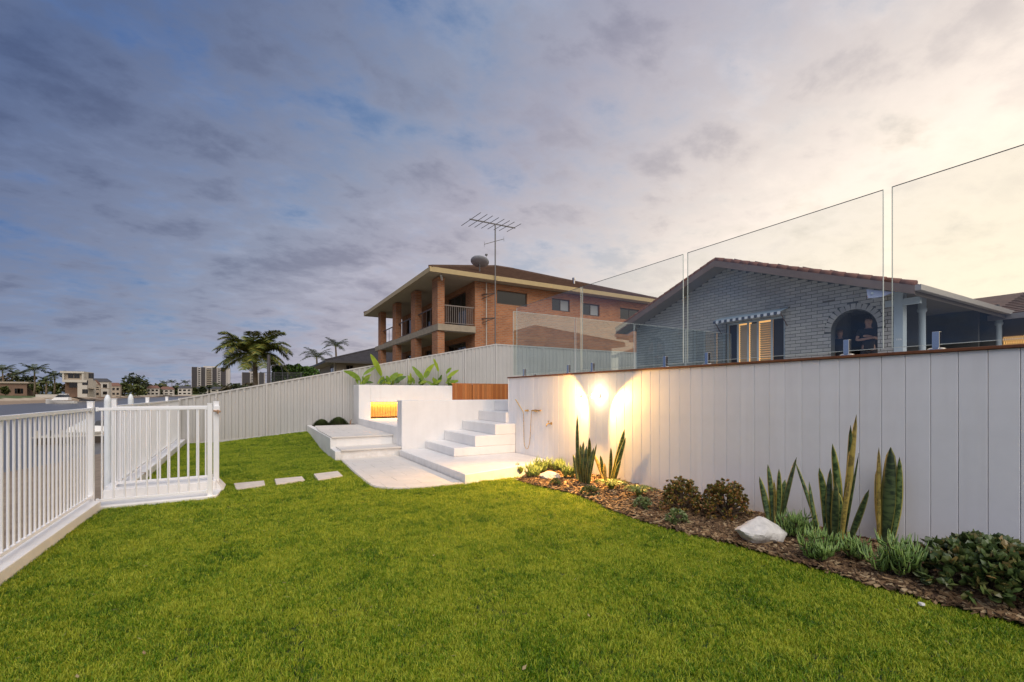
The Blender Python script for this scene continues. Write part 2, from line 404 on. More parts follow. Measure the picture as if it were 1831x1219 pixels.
def tuft(seed, n=16, R0=.035, h0=.014, h1=.034, w=.0029):
    rs = random.Random(seed); vs = []; fs = []; tint = []
    for _ in range(n):
        a = rs.uniform(0, 2 * pi); rr = R0 * sqrt(rs.random()); px, py = rr * cos(a), rr * sin(a)
        h = rs.uniform(h0, h1); th = rs.uniform(0, 2 * pi); ln = rs.uniform(.15, .95) * h; ww = w * rs.uniform(.7, 1.3) / 2
        dx, dy = cos(th), sin(th); sx, sy = -dy * ww, dx * ww; o = len(vs); t = rs.random()
        vs += [(px - sx, py - sy, -.004), (px + sx, py + sy, -.004),
               (px + dx * ln * .35 + sx * .9, py + dy * ln * .35 + sy * .9, h * .6), (px + dx * ln * .35 - sx * .9, py + dy * ln * .35 - sy * .9, h * .6),
               (px + dx * ln, py + dy * ln, h * rs.uniform(.8, 1.0))]
        fs += [(o, o + 1, o + 2, o + 3), (o + 3, o + 2, o + 4)]; tint += [t] * 5
    me = MB().add(vs, fs).mesh('grass_tuft'); me.materials.append(M_grass)
    at = me.attributes.new('tint', 'FLOAT', 'POINT'); at.data.foreach_set('value', tint)
    return bpy.data.objects.new('grass_tuft', me)
tuft_coll = bpy.data.collections.new('grass_tufts')
for k in range(6): tuft_coll.objects.link(tuft(k, n=34))

STONES = [[(418, 864), (472, 859), (474, 867), (423, 875)], [(491, 856), (540, 851.5), (545, 858), (494, 866)], [(561, 847), (604, 842), (613, 850.5), (569, 858)]]
def on_stone(x, y):
    for q in STONES:
        pts = [P(u, v, Z=.03) for u, v in q]
        s_ = [(b.x - a.x) * (y - a.y) - (b.y - a.y) * (x - a.x) for a, b in zip(pts, pts[1:] + pts[:1])]
        if all(k > -.005 for k in s_) or all(k < .005 for k in s_): return True
    return False
def grass_object():
    base = MB(); base.v = list(lw.v); base.f = list(lw.f)
    me = base.mesh('lawn_grass'); me.materials.append(M_grass)
    dens = []
    for v in me.vertices:
        x, y, _ = v.co; Z = x * SA + y * CA; t = (x * CA - y * SA) / max(Z, .2)
        vis = Z > 1.6 and abs(t) < 1.3
        d = 0 if not vis or on_stone(x, y) else max(620, 1750 * min(1, (4.2 / Z) ** 1.0)) * (.55 + .75 * max(0, min(1, .5 + 1.1 * mnoise.noise((x * 2.3, y * 2.3, 4)))))
        dens.append(d)
    at = me.attributes.new('dens', 'FLOAT', 'POINT'); at.data.foreach_set('value', dens)
    o = bpy.data.objects.new('lawn_grass', me); C.objects.link(o)
    ng = bpy.data.node_groups.new('grass_nodes', 'GeometryNodeTree')
    ng.interface.new_socket('Geometry', in_out='INPUT', socket_type='NodeSocketGeometry'); ng.interface.new_socket('Geometry', in_out='OUTPUT', socket_type='NodeSocketGeometry')
    N = ng.nodes; L = ng.links
    gi = N.new('NodeGroupInput'); go = N.new('NodeGroupOutput')
    dp = N.new('GeometryNodeDistributePointsOnFaces'); L.new(gi.outputs[0], dp.inputs['Mesh'])
    na = N.new('GeometryNodeInputNamedAttribute'); na.data_type = 'FLOAT'; na.inputs['Name'].default_value = 'dens'
    L.new(na.outputs['Attribute'], dp.inputs['Density'])
    ci = N.new('GeometryNodeCollectionInfo'); ci.inputs['Collection'].default_value = tuft_coll; ci.inputs['Separate Children'].default_value = True; ci.inputs['Reset Children'].default_value = True
    ip = N.new('GeometryNodeInstanceOnPoints'); L.new(dp.outputs['Points'], ip.inputs['Points']); L.new(ci.outputs[0], ip.inputs['Instance'])
    ip.inputs['Pick Instance'].default_value = True
    rv = N.new('FunctionNodeRandomValue'); rv.data_type = 'FLOAT_VECTOR'; rv.inputs[0].default_value = (-.35, -.35, 0); rv.inputs[1].default_value = (.35, .35, 6.283)
    L.new(rv.outputs[0], ip.inputs['Rotation'])
    rs = N.new('FunctionNodeRandomValue'); rs.data_type = 'FLOAT'; rs.inputs[2].default_value = .55; rs.inputs[3].default_value = 1.35
    L.new(rs.outputs[1], ip.inputs['Scale'])
    L.new(ip.outputs[0], go.inputs[0])
    md = o.modifiers.new('grass', 'NODES'); md.node_group = ng
    tag(o, 'short bright green grass covering the whole lawn', 'grass', kind='stuff')
    return o
grass_object()

# dry clippings and fallen leaves lying in the grass
def clippings():
    rs = random.Random(11); m = MB()
    for _ in range(1500):
        y = rs.uniform(.2, 12); x = rs.uniform(-1.7, 4.1); 
        if y > 7 and x > 1.6: continue
        if mnoise.noise((x * .8, y * .8, 9)) < -.05 and rs.random() < .8: continue
        l = rs.uniform(.008, .028); w = rs.uniform(.0012, .0035); a = rs.uniform(0, pi); c = Vector((x, y, rs.uniform(.016, .03))); d = Vector((cos(a), sin(a), rs.uniform(-.3, .3))) * l; s = Vector((-sin(a), cos(a), 0)) * w
        m.add([tuple(c - d), tuple(c + s), tuple(c + d), tuple(c - s)], [(0, 1, 2, 3)])
    for _ in range(12):
        y = rs.uniform(1.2, 7); x = rs.uniform(-1.5, 4.0); a = rs.uniform(0, pi); l = rs.uniform(.012, .024); c = Vector((x, y, .042)); d = Vector((cos(a), sin(a), .2)) * l; s = Vector((-sin(a), cos(a), .3)) * l * .45
        m.add([tuple(c - d), tuple(c + s - d * .2), tuple(c + d), tuple(c - s - d * .2)], [(0, 1, 2, 3)])
    return m
M_clip = bpy.data.materials.new('dry_clippings'); M_clip.use_nodes = True
def clip_nodes():
    nt = M_clip.node_tree; N = nt.nodes; L = nt.links; b = N['Principled BSDF']; b.inputs['Roughness'].default_value = .8
    g = N.new('ShaderNodeNewGeometry'); r = N.new('ShaderNodeValToRGB'); L.new(g.outputs['Random Per Island'], r.inputs[0]); e = r.color_ramp.elements
    e[0].color = (.22, .15, .07, 1); e[1].color = (.42, .34, .18, 1); L.new(r.outputs[0], b.inputs['Base Color'])
clip_nodes()
o = clippings().build('grass_clippings', M_clip); tag(o, 'dry straw coloured clippings scattered over the lawn', 'clippings', kind='stuff')
# ---------------------------------------------------------------- white boundary wall with boards, capping
WX = 5.34; WTOP = 1.90; WY1 = 9.45
wall = thing('retaining_wall', (WX, 4, 0), 'long white garden wall clad in upright grooved boards, below the glass fence', 'wall')
MB().box(WX + .012, WX + .16, -1.0, WY1 - .012, -.2, WTOP - .002).build('core', M_darkgap, wall)
bw = .185; y = WY1; bm = None
board_me = None
while y > -0.6:
    y0 = y - bw + .004
    if board_me is None:
        board_mes = []
        h = WTOP + .05
        m = MB()
        c = .003   # chamfered board
        x0, x1, ya, yb, za, zb = 0, .012, 0, bw - .004, -.05, WTOP - .004
        m.add([(x1, ya, za), (x0 + c, ya, za), (x0, ya + c, za), (x0, yb - c, za), (x0 + c, yb, za), (x1, yb, za),
               (x1, ya, zb), (x0 + c, ya, zb), (x0, ya + c, zb), (x0, yb - c, zb), (x0 + c, yb, zb), (x1, yb, zb)],
              [(0, 6, 7, 1)[::-1], (1, 7, 8, 2)[::-1], (2, 8, 9, 3)[::-1], (3, 9, 10, 4)[::-1], (4, 10, 11, 5)[::-1], (0, 1, 2, 3, 4, 5), (11, 10, 9, 8, 7, 6)])
        board_me = m.mesh('board'); board_me.materials.append(M_board)
        for q in (1, .985, .97, 1.01):
            mm = board_me.copy(); mm.materials.clear(); mm.materials.append(mat('painted_board_tone', (.80 * q, .795 * q, .81 * q), .38 + rnd(0, .08), var=.035, scale=2.2, bump=.08, bscale=14, dirt=.6)); board_mes.append(mm)
    piece('board', random.choice(board_mes), (WX - .0 + rnd(-.0006, .0006), y0, 0), wall)
    y -= bw
MB().box(WX - .008, WX + .17, WY1 - .011, WY1 + .002, -.05, WTOP - .003).build('end_trim', M_board, wall)
MB().box(WX - .022, WX + .18, -1.0, WY1 + .02, WTOP, WTOP + .028).build('capping', M_cap, wall, bevel=.004)

# ---------------------------------------------------------------- glass pool fence
def glass_material(tint, ior):
    m = bpy.data.materials.new('fence_glass'); m.use_nodes = True; nt = m.node_tree; N = nt.nodes; L = nt.links; N.clear()
    out = N.new('ShaderNodeOutputMaterial'); mx = N.new('ShaderNodeMixShader'); tr = N.new('ShaderNodeBsdfTransparent'); gl = N.new('ShaderNodeBsdfGlossy')
    tr.inputs[0].default_value = (*tint, 1); gl.inputs['Roughness'].default_value = .0; gl.inputs[0].default_value = (.95, 1, .98, 1)
    fr = N.new('ShaderNodeFresnel'); fr.inputs[0].default_value = ior
    L.new(fr.outputs[0], mx.inputs[0]); L.new(tr.outputs[0], mx.inputs[1]); L.new(gl.outputs[0], mx.inputs[2]); L.new(mx.outputs[0], out.inputs[0])
    return m
M_glass = glass_material((.935, .955, .945), 1.75); M_glass_x = glass_material((.78, .87, .855), 2.3)
M_edge = mat('glass_edge', (.60, .66, .60), .25, spec=.8)
M_edge_d = mat('glass_edge_dark', (.05, .07, .06), .3, spec=.8)
GZ0, GZ1 = WTOP + .075, 3.54
def uY(u): return P(u, 704, X=WX + .06).y
fence_label = {0: 'far pane of the glass fence, at the corner above the shower', 1: 'glass pane standing above the wall lamp', 2: 'wide glass pane in front of the grey gable and awning',
               3: 'glass pane at the right edge of the photo, in front of the patio roof', }
panes = [(uY(924), uY(1039)), (uY(1041.5), uY(1222)), (uY(1229.5), uY(1580)), (uY(1595), -.2)]
def pane(name, x0, x1, y0, y1, z0, z1, label, along='Y'):
    t = thing('glass_fence', ((x0 + x1) / 2, (y0 + y1) / 2, z0), label, 'glass fence', 'frameless glass pool fence panels')
    e = .005
    if along == 'Y':
        MB().add([(x0, y0 + e, z0 + e), (x0, y1 - e, z0 + e), (x0, y1 - e, z1 - e), (x0, y0 + e, z1 - e)], [(0, 3, 2, 1)]).build('pane', M_glass, t)
        ed = MB().box(x0, x1, y0, y0 + e, z0, z1).box(x0, x1, y1 - e, y1, z0, z1).box(x0, x1, y0 + e, y1 - e, z0, z0 + e)
        ed.build('edge', M_edge, t); MB().box(x0, x1, y0 + e, y1 - e, z1 - e, z1).build('top_edge', M_edge_d, t)
    else:
        MB().add([(x0 + e, y0, z0 + e), (x1 - e, y0, z0 + e), (x1 - e, y0, z1 - e), (x0 + e, y0, z1 - e)], [(0, 1, 2, 3)]).build('pane', M_glass_x, t)
        MB().box(x0, x0 + e, y0, y1, z0, z1).box(x1 - e, x1, y0, y1, z0, z1).box(x0 + e, x1 - e, y0, y1, z0, z0 + e).build('edge', M_edge, t)
        MB().box(x0 + e, x1 - e, y0, y1, z1 - e, z1).build('top_edge', M_edge, t)
    return t
for i, (a, b) in enumerate(panes):
    pane('glass_panel', WX + .055, WX + .067, min(a, b), max(a, b), GZ0, GZ1, fence_label[i])
xs = [WX + .12, 7.35, 9.45, 11.6, 13.85]
lab = ['nearest pane of the cross glass fence, meeting the corner pane', 'second pane of the cross glass fence, behind the wall lamp', 'third pane of the cross glass fence, left of the awning window',
       'last pane of the cross glass fence, ending at the grey brick gable']
for i in range(4):
    pane('glass_panel', xs[i] + .02, xs[i + 1] - .02, 9.46, 9.472, GZ0, GZ1 - .02, lab[i], 'X')
def spigot(loc, label, along='Y'):
    t = thing('glass_spigot', loc, label, 'spigot', 'steel spigots holding the glass fence')
    x, y, z = loc
    m = MB(); s = .026
    gx, gy = (s, s)
    m.box(x - gx, x + gx, y - gy, y + gy, z + .012, z + .165).build('post', M_steel, t, bevel=.004)
    MB().lathe([(.068, 0), (.068, .008), (.052, .016), (.030, .019)], (x, y, z), 24).build('base_plate', M_steel, t, smooth='auto')
    return t
sp = [(938, 'at the far corner above the shower mixer'), (1017, 'just left of the first pane joint, above the tap'), (1060, 'directly above the wall lamp'),
      (1190, 'to the left of the joint before the grey gable'), (1265, 'at the lower left of the widest pane, left of the awning'), (1515, 'in front of the arched doorway'), (1675, 'nearest, below the patio columns, left of the lit lattice')]
for u, l in sp:
    spigot((WX + .061, P(u, 650, X=WX + .061).y, WTOP + .0285), 'polished steel glass spigot ' + l)
spigot((WX + .061, .35, WTOP + .0285), 'polished steel glass spigot beyond the right edge of the frame') if False else None
for X_, l in ((6.1, 'under the cross glass near the corner'), (8.2, 'under the second cross pane')):
    spigot((X_, 9.466, 1.845), 'polished steel glass spigot ' + l)
# small white lettered sticker low on the nearest pane
def text_obj(body, size, m, loc, rot, parent, name='lettering', extrude=.0005):
    cu = bpy.data.curves.new(name, 'FONT'); cu.body = body; cu.size = size; cu.extrude = extrude; cu.align_x = 'LEFT'
    tmp = bpy.data.objects.new('tmp', cu); C.objects.link(tmp); dg = bpy.context.evaluated_depsgraph_get()
    me = bpy.data.meshes.new_from_object(tmp.evaluated_get(dg)); bpy.data.objects.remove(tmp); me.materials.clear(); me.materials.append(m)
    o = bpy.data.objects.new(name, me); C.objects.link(o); o.rotation_euler = rot
    if parent: o.parent = parent; o.location = Vector(loc) - parent_world(parent)
    else: o.location = loc
    return o
M_white = mat('white_print', (.8, .8, .8), .5)
sp_ = P(1602, 609, X=WX + .05)
stk = text_obj('TPA', .026, M_white, (sp_.x, sp_.y, sp_.z), (R(90), 0, R(-90)), None, 'glass_sticker')
tag(stk, 'tiny white lettered mark low on the right hand glass pane', 'sticker')

# ---------------------------------------------------------------- wall lamp (twin spots)
LY = P(1067, 706, X=WX - .06).y; LZ = 1.50
lamp = thing('wall_lamp', (WX, LY, LZ), 'small glowing twin spotlight on the white board wall above the snake plants', 'lamp')
M_bulb = emis('lamp_lens', (1.0, .80, .45), 60)
MB().tube([(WX - .002, LY, LZ), (WX - .03, LY, LZ)], .045, 20).build('wall_plate', M_picket, lamp, smooth='auto')
MB().tube([(WX - .03, LY, LZ), (WX - .075, LY, LZ + .01)], .014, 12).build('bracket', M_picket, lamp, smooth='auto')
MB().tube([(WX - .075, LY, LZ), (WX - .25, LY, LZ)], .009, 10).tube([(WX - .25, LY, LZ), (WX - .29, LY - .14, LZ)], .007, 8).tube([(WX - .25, LY, LZ), (WX - .29, LY + .14, LZ)], .007, 8).build('cross_arm', M_picket, lamp, smooth='auto')
for s in (-1, 1):
    d = Vector((-.25, s * .9, -.35)).normalized(); c = Vector((WX - .29, LY + s * .145, LZ - .005))
    h = MB().tube([c - d * .02, c + d * .035], .02, 16).build('lamp_head', M_picket, lamp, smooth='auto')
    MB().tube([c + d * .0355, c + d * .039], .019, 16).build('lens', M_bulb, h)
MB().lathe([(.001, -.04), (.028, -.028), (.04, 0), (.028, .028), (.001, .04)], (WX - .12, LY, LZ + .005), 12).build('bulb', M_bulb, lamp, smooth=True)
def spot(loc, d, power, ang, blend, col, r=.02):
    l = bpy.data.lights.new('lamp_light', 'SPOT'); l.energy = power; l.spot_size = R(ang); l.spot_blend = blend; l.color = col; l.shadow_soft_size = r
    o = bpy.data.objects.new('lamp_light', l); C.objects.link(o); o.location = loc; o.rotation_euler = (-Vector(d)).to_track_quat('Z', 'Y').to_euler(); return o
WARM = (1.0, .52, .12)
spot((WX - .30, LY + .21, LZ - .03), (.04, .92, -.40), 78, 134, .30, WARM, .02)
spot((WX - .30, LY - .21, LZ - .03), (.04, -.88, -.50), 78, 128, .30, WARM, .02)
spot((WX - .32, LY, LZ - .03), (-.55, 0, -.84), 330, 112, .5, WARM, .03)
pl = bpy.data.lights.new('lamp_light', 'POINT'); pl.energy = 4; pl.color = WARM; pl.shadow_soft_size = .04
o = bpy.data.objects.new('lamp_light', pl); C.objects.link(o); o.location = (WX - .42, LY, LZ + .02)

# ---------------------------------------------------------------- brass outdoor shower and tap
def sp_on(u, v, off=.0): return P(u, v, X=WX - off)
sh = thing('outdoor_shower', sp_on(945, 733), 'brass hand shower with looped hose on the left end of the board wall', 'shower')
a = sp_on(922, 714, .10); b = sp_on(936, 737, .06); c = sp_on(941, 734, .05); d = sp_on(951, 734, .05); e = sp_on(966, 734, .03)
MB().tube([a, a + (b - a) * .75, b], [.013, .011, .009], 12).build('shower_wand', M_brass, sh, smooth='auto')
MB().tube([Vector((WX - .001, c.y, c.z)), c + Vector((-.03, 0, 0))], [.024, .018], 16).build('wand_holder', M_brass, sh, smooth='auto')
MB().tube([d, e], .017, 14).tube([Vector((WX - .001, d.y + (e.y - d.y) * .4, d.z)), d + (e - d) * .4 + Vector((-.02, 0, 0))], .026, 16).build('mixer_body', M_brass, sh, smooth='auto')
MB().tube([e, e + (e - d).normalized() * .06 + Vector((-.03, 0, .0))], .008, 10).build('mixer_lever', M_brass, sh, smooth='auto')
hp = [b + Vector((0, 0, -.005)), sp_on(936.5, 760, .04), sp_on(937, 788, .03), sp_on(939, 799, .03), sp_on(942, 802.5, .03), sp_on(945, 799, .03), sp_on(947.5, 786, .03), sp_on(949, 760, .04), d + Vector((-.01, 0, -.01))]
def smooth_path(pts, k=5):
    out = []
    for i in range(len(pts) - 1):
        p0, p1, p2, p3 = pts[max(i - 1, 0)], pts[i], pts[i + 1], pts[min(i + 2, len(pts) - 1)]
        for j in range(k):
            t = j / k
            out.append(.5 * ((2 * p1) + (-p0 + p2) * t + (2 * p0 - 5 * p1 + 4 * p2 - p3) * t * t + (-p0 + 3 * p1 - 3 * p2 + p3) * t ** 3))
    out.append(pts[-1]); return out
MB().tube(smooth_path([Vector(p) for p in hp]), .0065, 8).build('hose', M_brass, sh, smooth=True)
tp = sp_on(986, 757)
tap = thing('garden_tap', tp, 'small brass tap on the board wall to the right of the shower hose', 'tap')
MB().tube([tp, tp + Vector((-.012, 0, 0))], .03, 18).build('flange', M_brass, tap, smooth='auto')
MB().tube([tp + Vector((-.012, 0, 0)), tp + Vector((-.09, 0, 0)), tp + Vector((-.12, 0, -.02)), tp + Vector((-.125, 0, -.06))], [.013, .013, .012, .012], 12).build('spout', M_brass, tap, smooth='auto')
MB().tube([tp + Vector((-.07, 0, .01)), tp + Vector((-.07, 0, .045))], .008, 10).tube([tp + Vector((-.07, -.03, .05)), tp + Vector((-.07, .03, .05))], .009, 10).build('handle', M_brass, tap, smooth='auto')

# ---------------------------------------------------------------- patio, white steps, landing, sunken seat
M_paver = mat('pale_stone_paver', (.66, .62, .57), .5, var=.06, scale=3, bump=.08, bscale=30)
M_grout = mat('paver_joint', (.56, .52, .47), .8)
patio = thing('stone_patio', (2.4, 9, 0), 'pale stone patio with a rounded corner at the foot of the white steps', 'patio')
outline = [(3.12, 11.0), (1.80, 11.0), (1.74, 9.4), (1.72, 8.5), (1.71, 7.95)]
for k in range(1, 8):
    a = pi + (pi / 2) * k / 8; outline.append((2.36 + .65 * cos(a), 7.75 + .65 * sin(a)))
outline += [(2.36, 7.09), (2.75, 7.06), (3.12, 7.05)]
MB().prism(outline, -.06, .024).build('bed', M_grout, patio)
def clip_poly(poly, a, b, c):   # keep a*x+b*y<=c
    out = []
    for i in range(len(poly)):
        p, q = poly[i], poly[(i + 1) % len(poly)]; dp = a * p[0] + b * p[1] - c; dq = a * q[0] + b * q[1] - c
        if dp <= 0: out.append(p)
        if dp * dq < 0: t = dp / (dp - dq); out.append((p[0] + (q[0] - p[0]) * t, p[1] + (q[1] - p[1]) * t))
    return out
def pave(outline, cells, z0, z1, parent, m, name='paver'):
    for (x0, x1, y0, y1) in cells:
        g = .0025; poly = outline
        for abc in ((-1, 0, -(x0 + g)), (1, 0, x1 - g), (0, -1, -(y0 + g)), (0, 1, y1 - g)):
            poly = clip_poly(poly, *abc)
            if len(poly) < 3: break
        if len(poly) >= 3: MB().prism(poly, z0, z1 + rnd(-.0006, .0006)).build(name, m, parent)
cells = []
y = 7.0; r_ = 0
while y < 11:
    x = 1.6 - (.3 if r_ % 2 else 0)
    while x < 3.2: cells.append((x, min(x + .6, 3.119), y, min(y + .4, 11.0))); x += .6
    y += .4; r_ += 1
pave([(x + (.02 if x < 2.4 else 0), y + (.015 if y < 7.8 else 0)) for x, y in outline], cells, .0245, .034, patio, M_paver)

# lower steps and the landing on the left
land = thing('entry_landing', (2.4, 12, 0), 'low white rendered landing with two stone treads left of the white staircase', 'steps')
MB().prism([(1.82, 11.0), (3.19, 11.0), (3.19, 16.93), (1.82, 16.93)], -.1, .215).build('lower_block', M_render, land)
MB().prism([(1.82, 11.72), (3.19, 11.72), (3.19, 16.1), (1.82, 16.1)], .2155, .4585).build('upper_block', M_render, land)
MB().box(1.68, 1.82, 11.72, 16.93, -.1, .458).build('side_wall', M_render, land, bevel=.006)
MB().box(1.68, 1.8195, 11.005, 11.7195, -.1, .2145).build('side_wall', M_render, land, bevel=.004)
pave([(1.80, 10.95), (3.19, 10.95), (3.19, 11.72), (1.80, 11.72)], [(1.80, 2.5, 10.95, 11.72), (2.5, 3.19, 10.95, 11.72)], .2165, .25, land, M_paver, 'tread')
cells = []
y = 11.68; r_ = 0
while y < 16.1:
    x = 1.70 - (.3 if r_ % 2 else 0)
    while x < 3.19: cells.append((max(x, 1.70), min(x + .6, 3.19), y, min(y + .44, 16.1))); x += .6
    y += .44; r_ += 1
pave([(1.70, 11.68), (3.19, 11.68), (3.19, 16.1), (1.84, 16.1), (1.70, 14)], cells, .4595, .488, land, M_paver)
MB().box(1.83, 3.19, 16.105, 16.92, .2155, .47).build('soil', M_soil, land)
for i, (x, y, rx, h, l) in enumerate([(2.08, 16.45, .24, .16, 'left grassy mound in the soil pocket behind the landing'), (2.62, 16.5, .32, .22, 'larger grassy mound in the soil pocket beside the white planter')]):
    M_mound = M_grass
    vs = []; fs = []; tt = []
    rs = random.Random(i)
    for _ in range(2200):
        a = rs.uniform(0, 2 * pi); q = sqrt(rs.random()); px, py = x + rx * q * cos(a), y + rx * .8 * q * sin(a); pz = .46 + h * (1 - q * q)
        d = Vector((cos(a) * q, sin(a) * q, .8)).normalized() * .075; sd = Vector((-sin(a), cos(a), 0)) * .009; p = Vector((px, py, pz)); o_ = len(vs)
        vs += [p - sd, p + sd, p + d]; fs.append((o_, o_ + 1, o_ + 2))
    mm = MB(); mm.add(vs, fs)
    g_ = thing('grass_mound', (x, y, .46), l, 'plant', 'grassy mounds behind the landing')
    mm.build('foliage', mat('mound_green', (.08, .11, .03), .7, var=.3, scale=30), g_)['kind'] = 'stuff'
    MB().lathe([(rx * .8, 0), (rx * .7, h * .35), (rx * .4, h * .65), (.02, h * .8)], (x, y, .45), 16).build('root_ball', M_soil, g_, smooth=True)
st = random.Random(5)
rk = thing('garden_stick', (3.0, 16.3, .47), 'small pale broken stick standing in the soil beside the planter corner', 'stick')
MB().tube([(2.98, 16.3, .47), (2.99, 16.31, .58), (3.02, 16.3, .66)], [.03, .022, .008], 7).build('stub', mat('dead_wood', (.30, .18, .11), .8, var=.2, scale=30), rk, smooth='auto')

# main staircase
stair = thing('white_staircase', (4.2, 10, 0), 'white rendered staircase climbing to the right towards the board wall', 'staircase')
NY0, NY1 = 9.10, 10.94
rx_ = [3.14, 3.80, 4.30, 4.80, 5.27]; rz = [.173, .36, .60, .84, 1.09]
M_stair = mat('white_stair_render', (.74, .73, .725), .42, var=.05, scale=1.8, bump=.15, bscale=40, dirt=.4)
MB().prism([(3.14, 10.94), (3.14, 7.05), (4.1, 7.30), (4.75, 7.52), (5.33, 7.62), (5.33, 9.44), (5.5, 9.44), (5.5, 10.94)], -.1, .173).build('step', M_stair, stair, bevel=.014)
for k in range(1, 5):
    x1 = 5.335 if k < 4 else 5.5
    m = MB()
    ny = NY0 if k < 4 else 9.455
    m.box(rx_[k], 6.4 if k == 4 else 5.335, ny, NY1, rz[k - 1] + .0005, rz[k]); m.build('step', M_stair, stair, bevel=.014)
MB().box(5.74, 7.0, 9.62, 10.94, 1.0905, 1.35).build('step', M_stair, stair, bevel=.014)
bw_ = thing('stair_back_wall', (4.2, 11, 0), 'white rendered low wall behind the staircase, flush left end beside the treads', 'wall')
MB().box(3.2, 7.2, 10.945, 11.35, -.1, 1.37).build('wall_body', M_stair, bw_, bevel=.014)
# seat pocket behind
seat = thing('sunken_seat', (3.6, 14, 0), 'sunken white seating pocket with glowing timber slatted niche', 'bench')
MB().box(3.2, 3.36, 11.36, 16.0, -.1, .70).build('kerb', M_render, seat, bevel=.006)
MB().box(3.36, 7.2, 11.36, 16.29, -.1, .66).build('seat_top', M_render, seat)
MB().box(3.60, 7.2, 16.29, 16.33, .5, 1.26).build('niche_back', mat('niche_dark', (.10, .05, .02), .8), seat)
smesh = unit('slat', M_slat)
x = 3.66
while x < 7.0:
    piece('slat', smesh, (x, 16.275, .98), seat, (.082, .028, .50)); x += .092
planter = thing('tall_planter', (3.6, 16.4, 0), 'tall white rendered planter wall holding the big leaved plants', 'planter')
MB().box(3.2, 3.60, 16.0, 16.93, -.1, 1.84).build('end_pier', M_render, planter, bevel=.014)
MB().box(3.6005, 7.6, 16.0, 16.16, 1.25, 1.838).build('front_wall', M_render, planter, bevel=.005)
MB().box(3.6005, 7.6, 16.161, 16.35, 1.265, 1.60).build('niche_lintel', M_render, planter)
MB().box(3.6005, 7.6, 16.351, 16.93, .6, 1.78).build('soil', M_soil, planter)
led = MB().box(3.64, 7.0, 16.18, 16.215, 1.2495, 1.262).build('led_strip', emis('led', (1.0, .55, .12), 22), seat)
al = bpy.data.lights.new('niche_light', 'AREA'); al.shape = 'RECTANGLE'; al.size = 3.3; al.size_y = .03; al.energy = 26; al.color = (1.0, .62, .22)
o = bpy.data.objects.new('niche_light', al); C.objects.link(o); o.location = (5.3, 16.20, 1.243); o.rotation_euler = (R(0), 0, 0)
# timber screen
scr = thing('timber_screen', (6.2, 12.5, 1.3), 'reddish timber slat screen at the head of the white steps', 'screen')
tme = unit('slat', M_timber)
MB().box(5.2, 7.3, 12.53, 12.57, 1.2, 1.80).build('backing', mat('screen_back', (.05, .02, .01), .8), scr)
x = P(809, 700, Y=12.5).x + .04; x_end = 7.25; k = 0
tm2 = [unit('slat', mat('orange_timber_tone', c, .5, var=.15, scale=7, bump=.1, bscale=80)) for c in ((.46, .155, .035), (.38, .12, .028), (.54, .19, .05), (.43, .16, .045))]
while x < x_end:
    if k != 8: piece('slat', random.choice(tm2), (x, 12.515, 1.5), scr, (.074, .024, .64 + 0))
    x += .079 if k != 8 else .02
    k += 1
MB().box(P(809, 700, Y=12.5).x - .02, 7.3, 12.50, 12.59, 1.822, 1.845).build('capping', M_timber, scr)

# ---------------------------------------------------------------- stepping stones
M_stone = mat('stepping_stone', (.62, .55, .47), .7, var=.1, scale=6, bump=.2, bscale=50)
quads = [([(418, 864), (472, 859), (474, 867), (423, 875)], 'nearest the pool gate'), ([(491, 856), (540, 851.5), (545, 858), (494, 866)], 'in the middle of the three'), ([(561, 847), (604, 842), (613, 850.5), (569, 858)], 'nearest the stone patio')]
for q, l in quads:
    pts = [P(u, v, Z=.03) for u, v in q]; c = sum(pts, Vector()) / 4
    t = MB().prism([(p.x, p.y) for p in pts], -.03, .032).build('stepping_stone', M_stone, bevel=.006)
    tag(t, 'pale square stepping stone set in the grass, ' + l, 'stepping stone', 'stepping stones across the lawn')

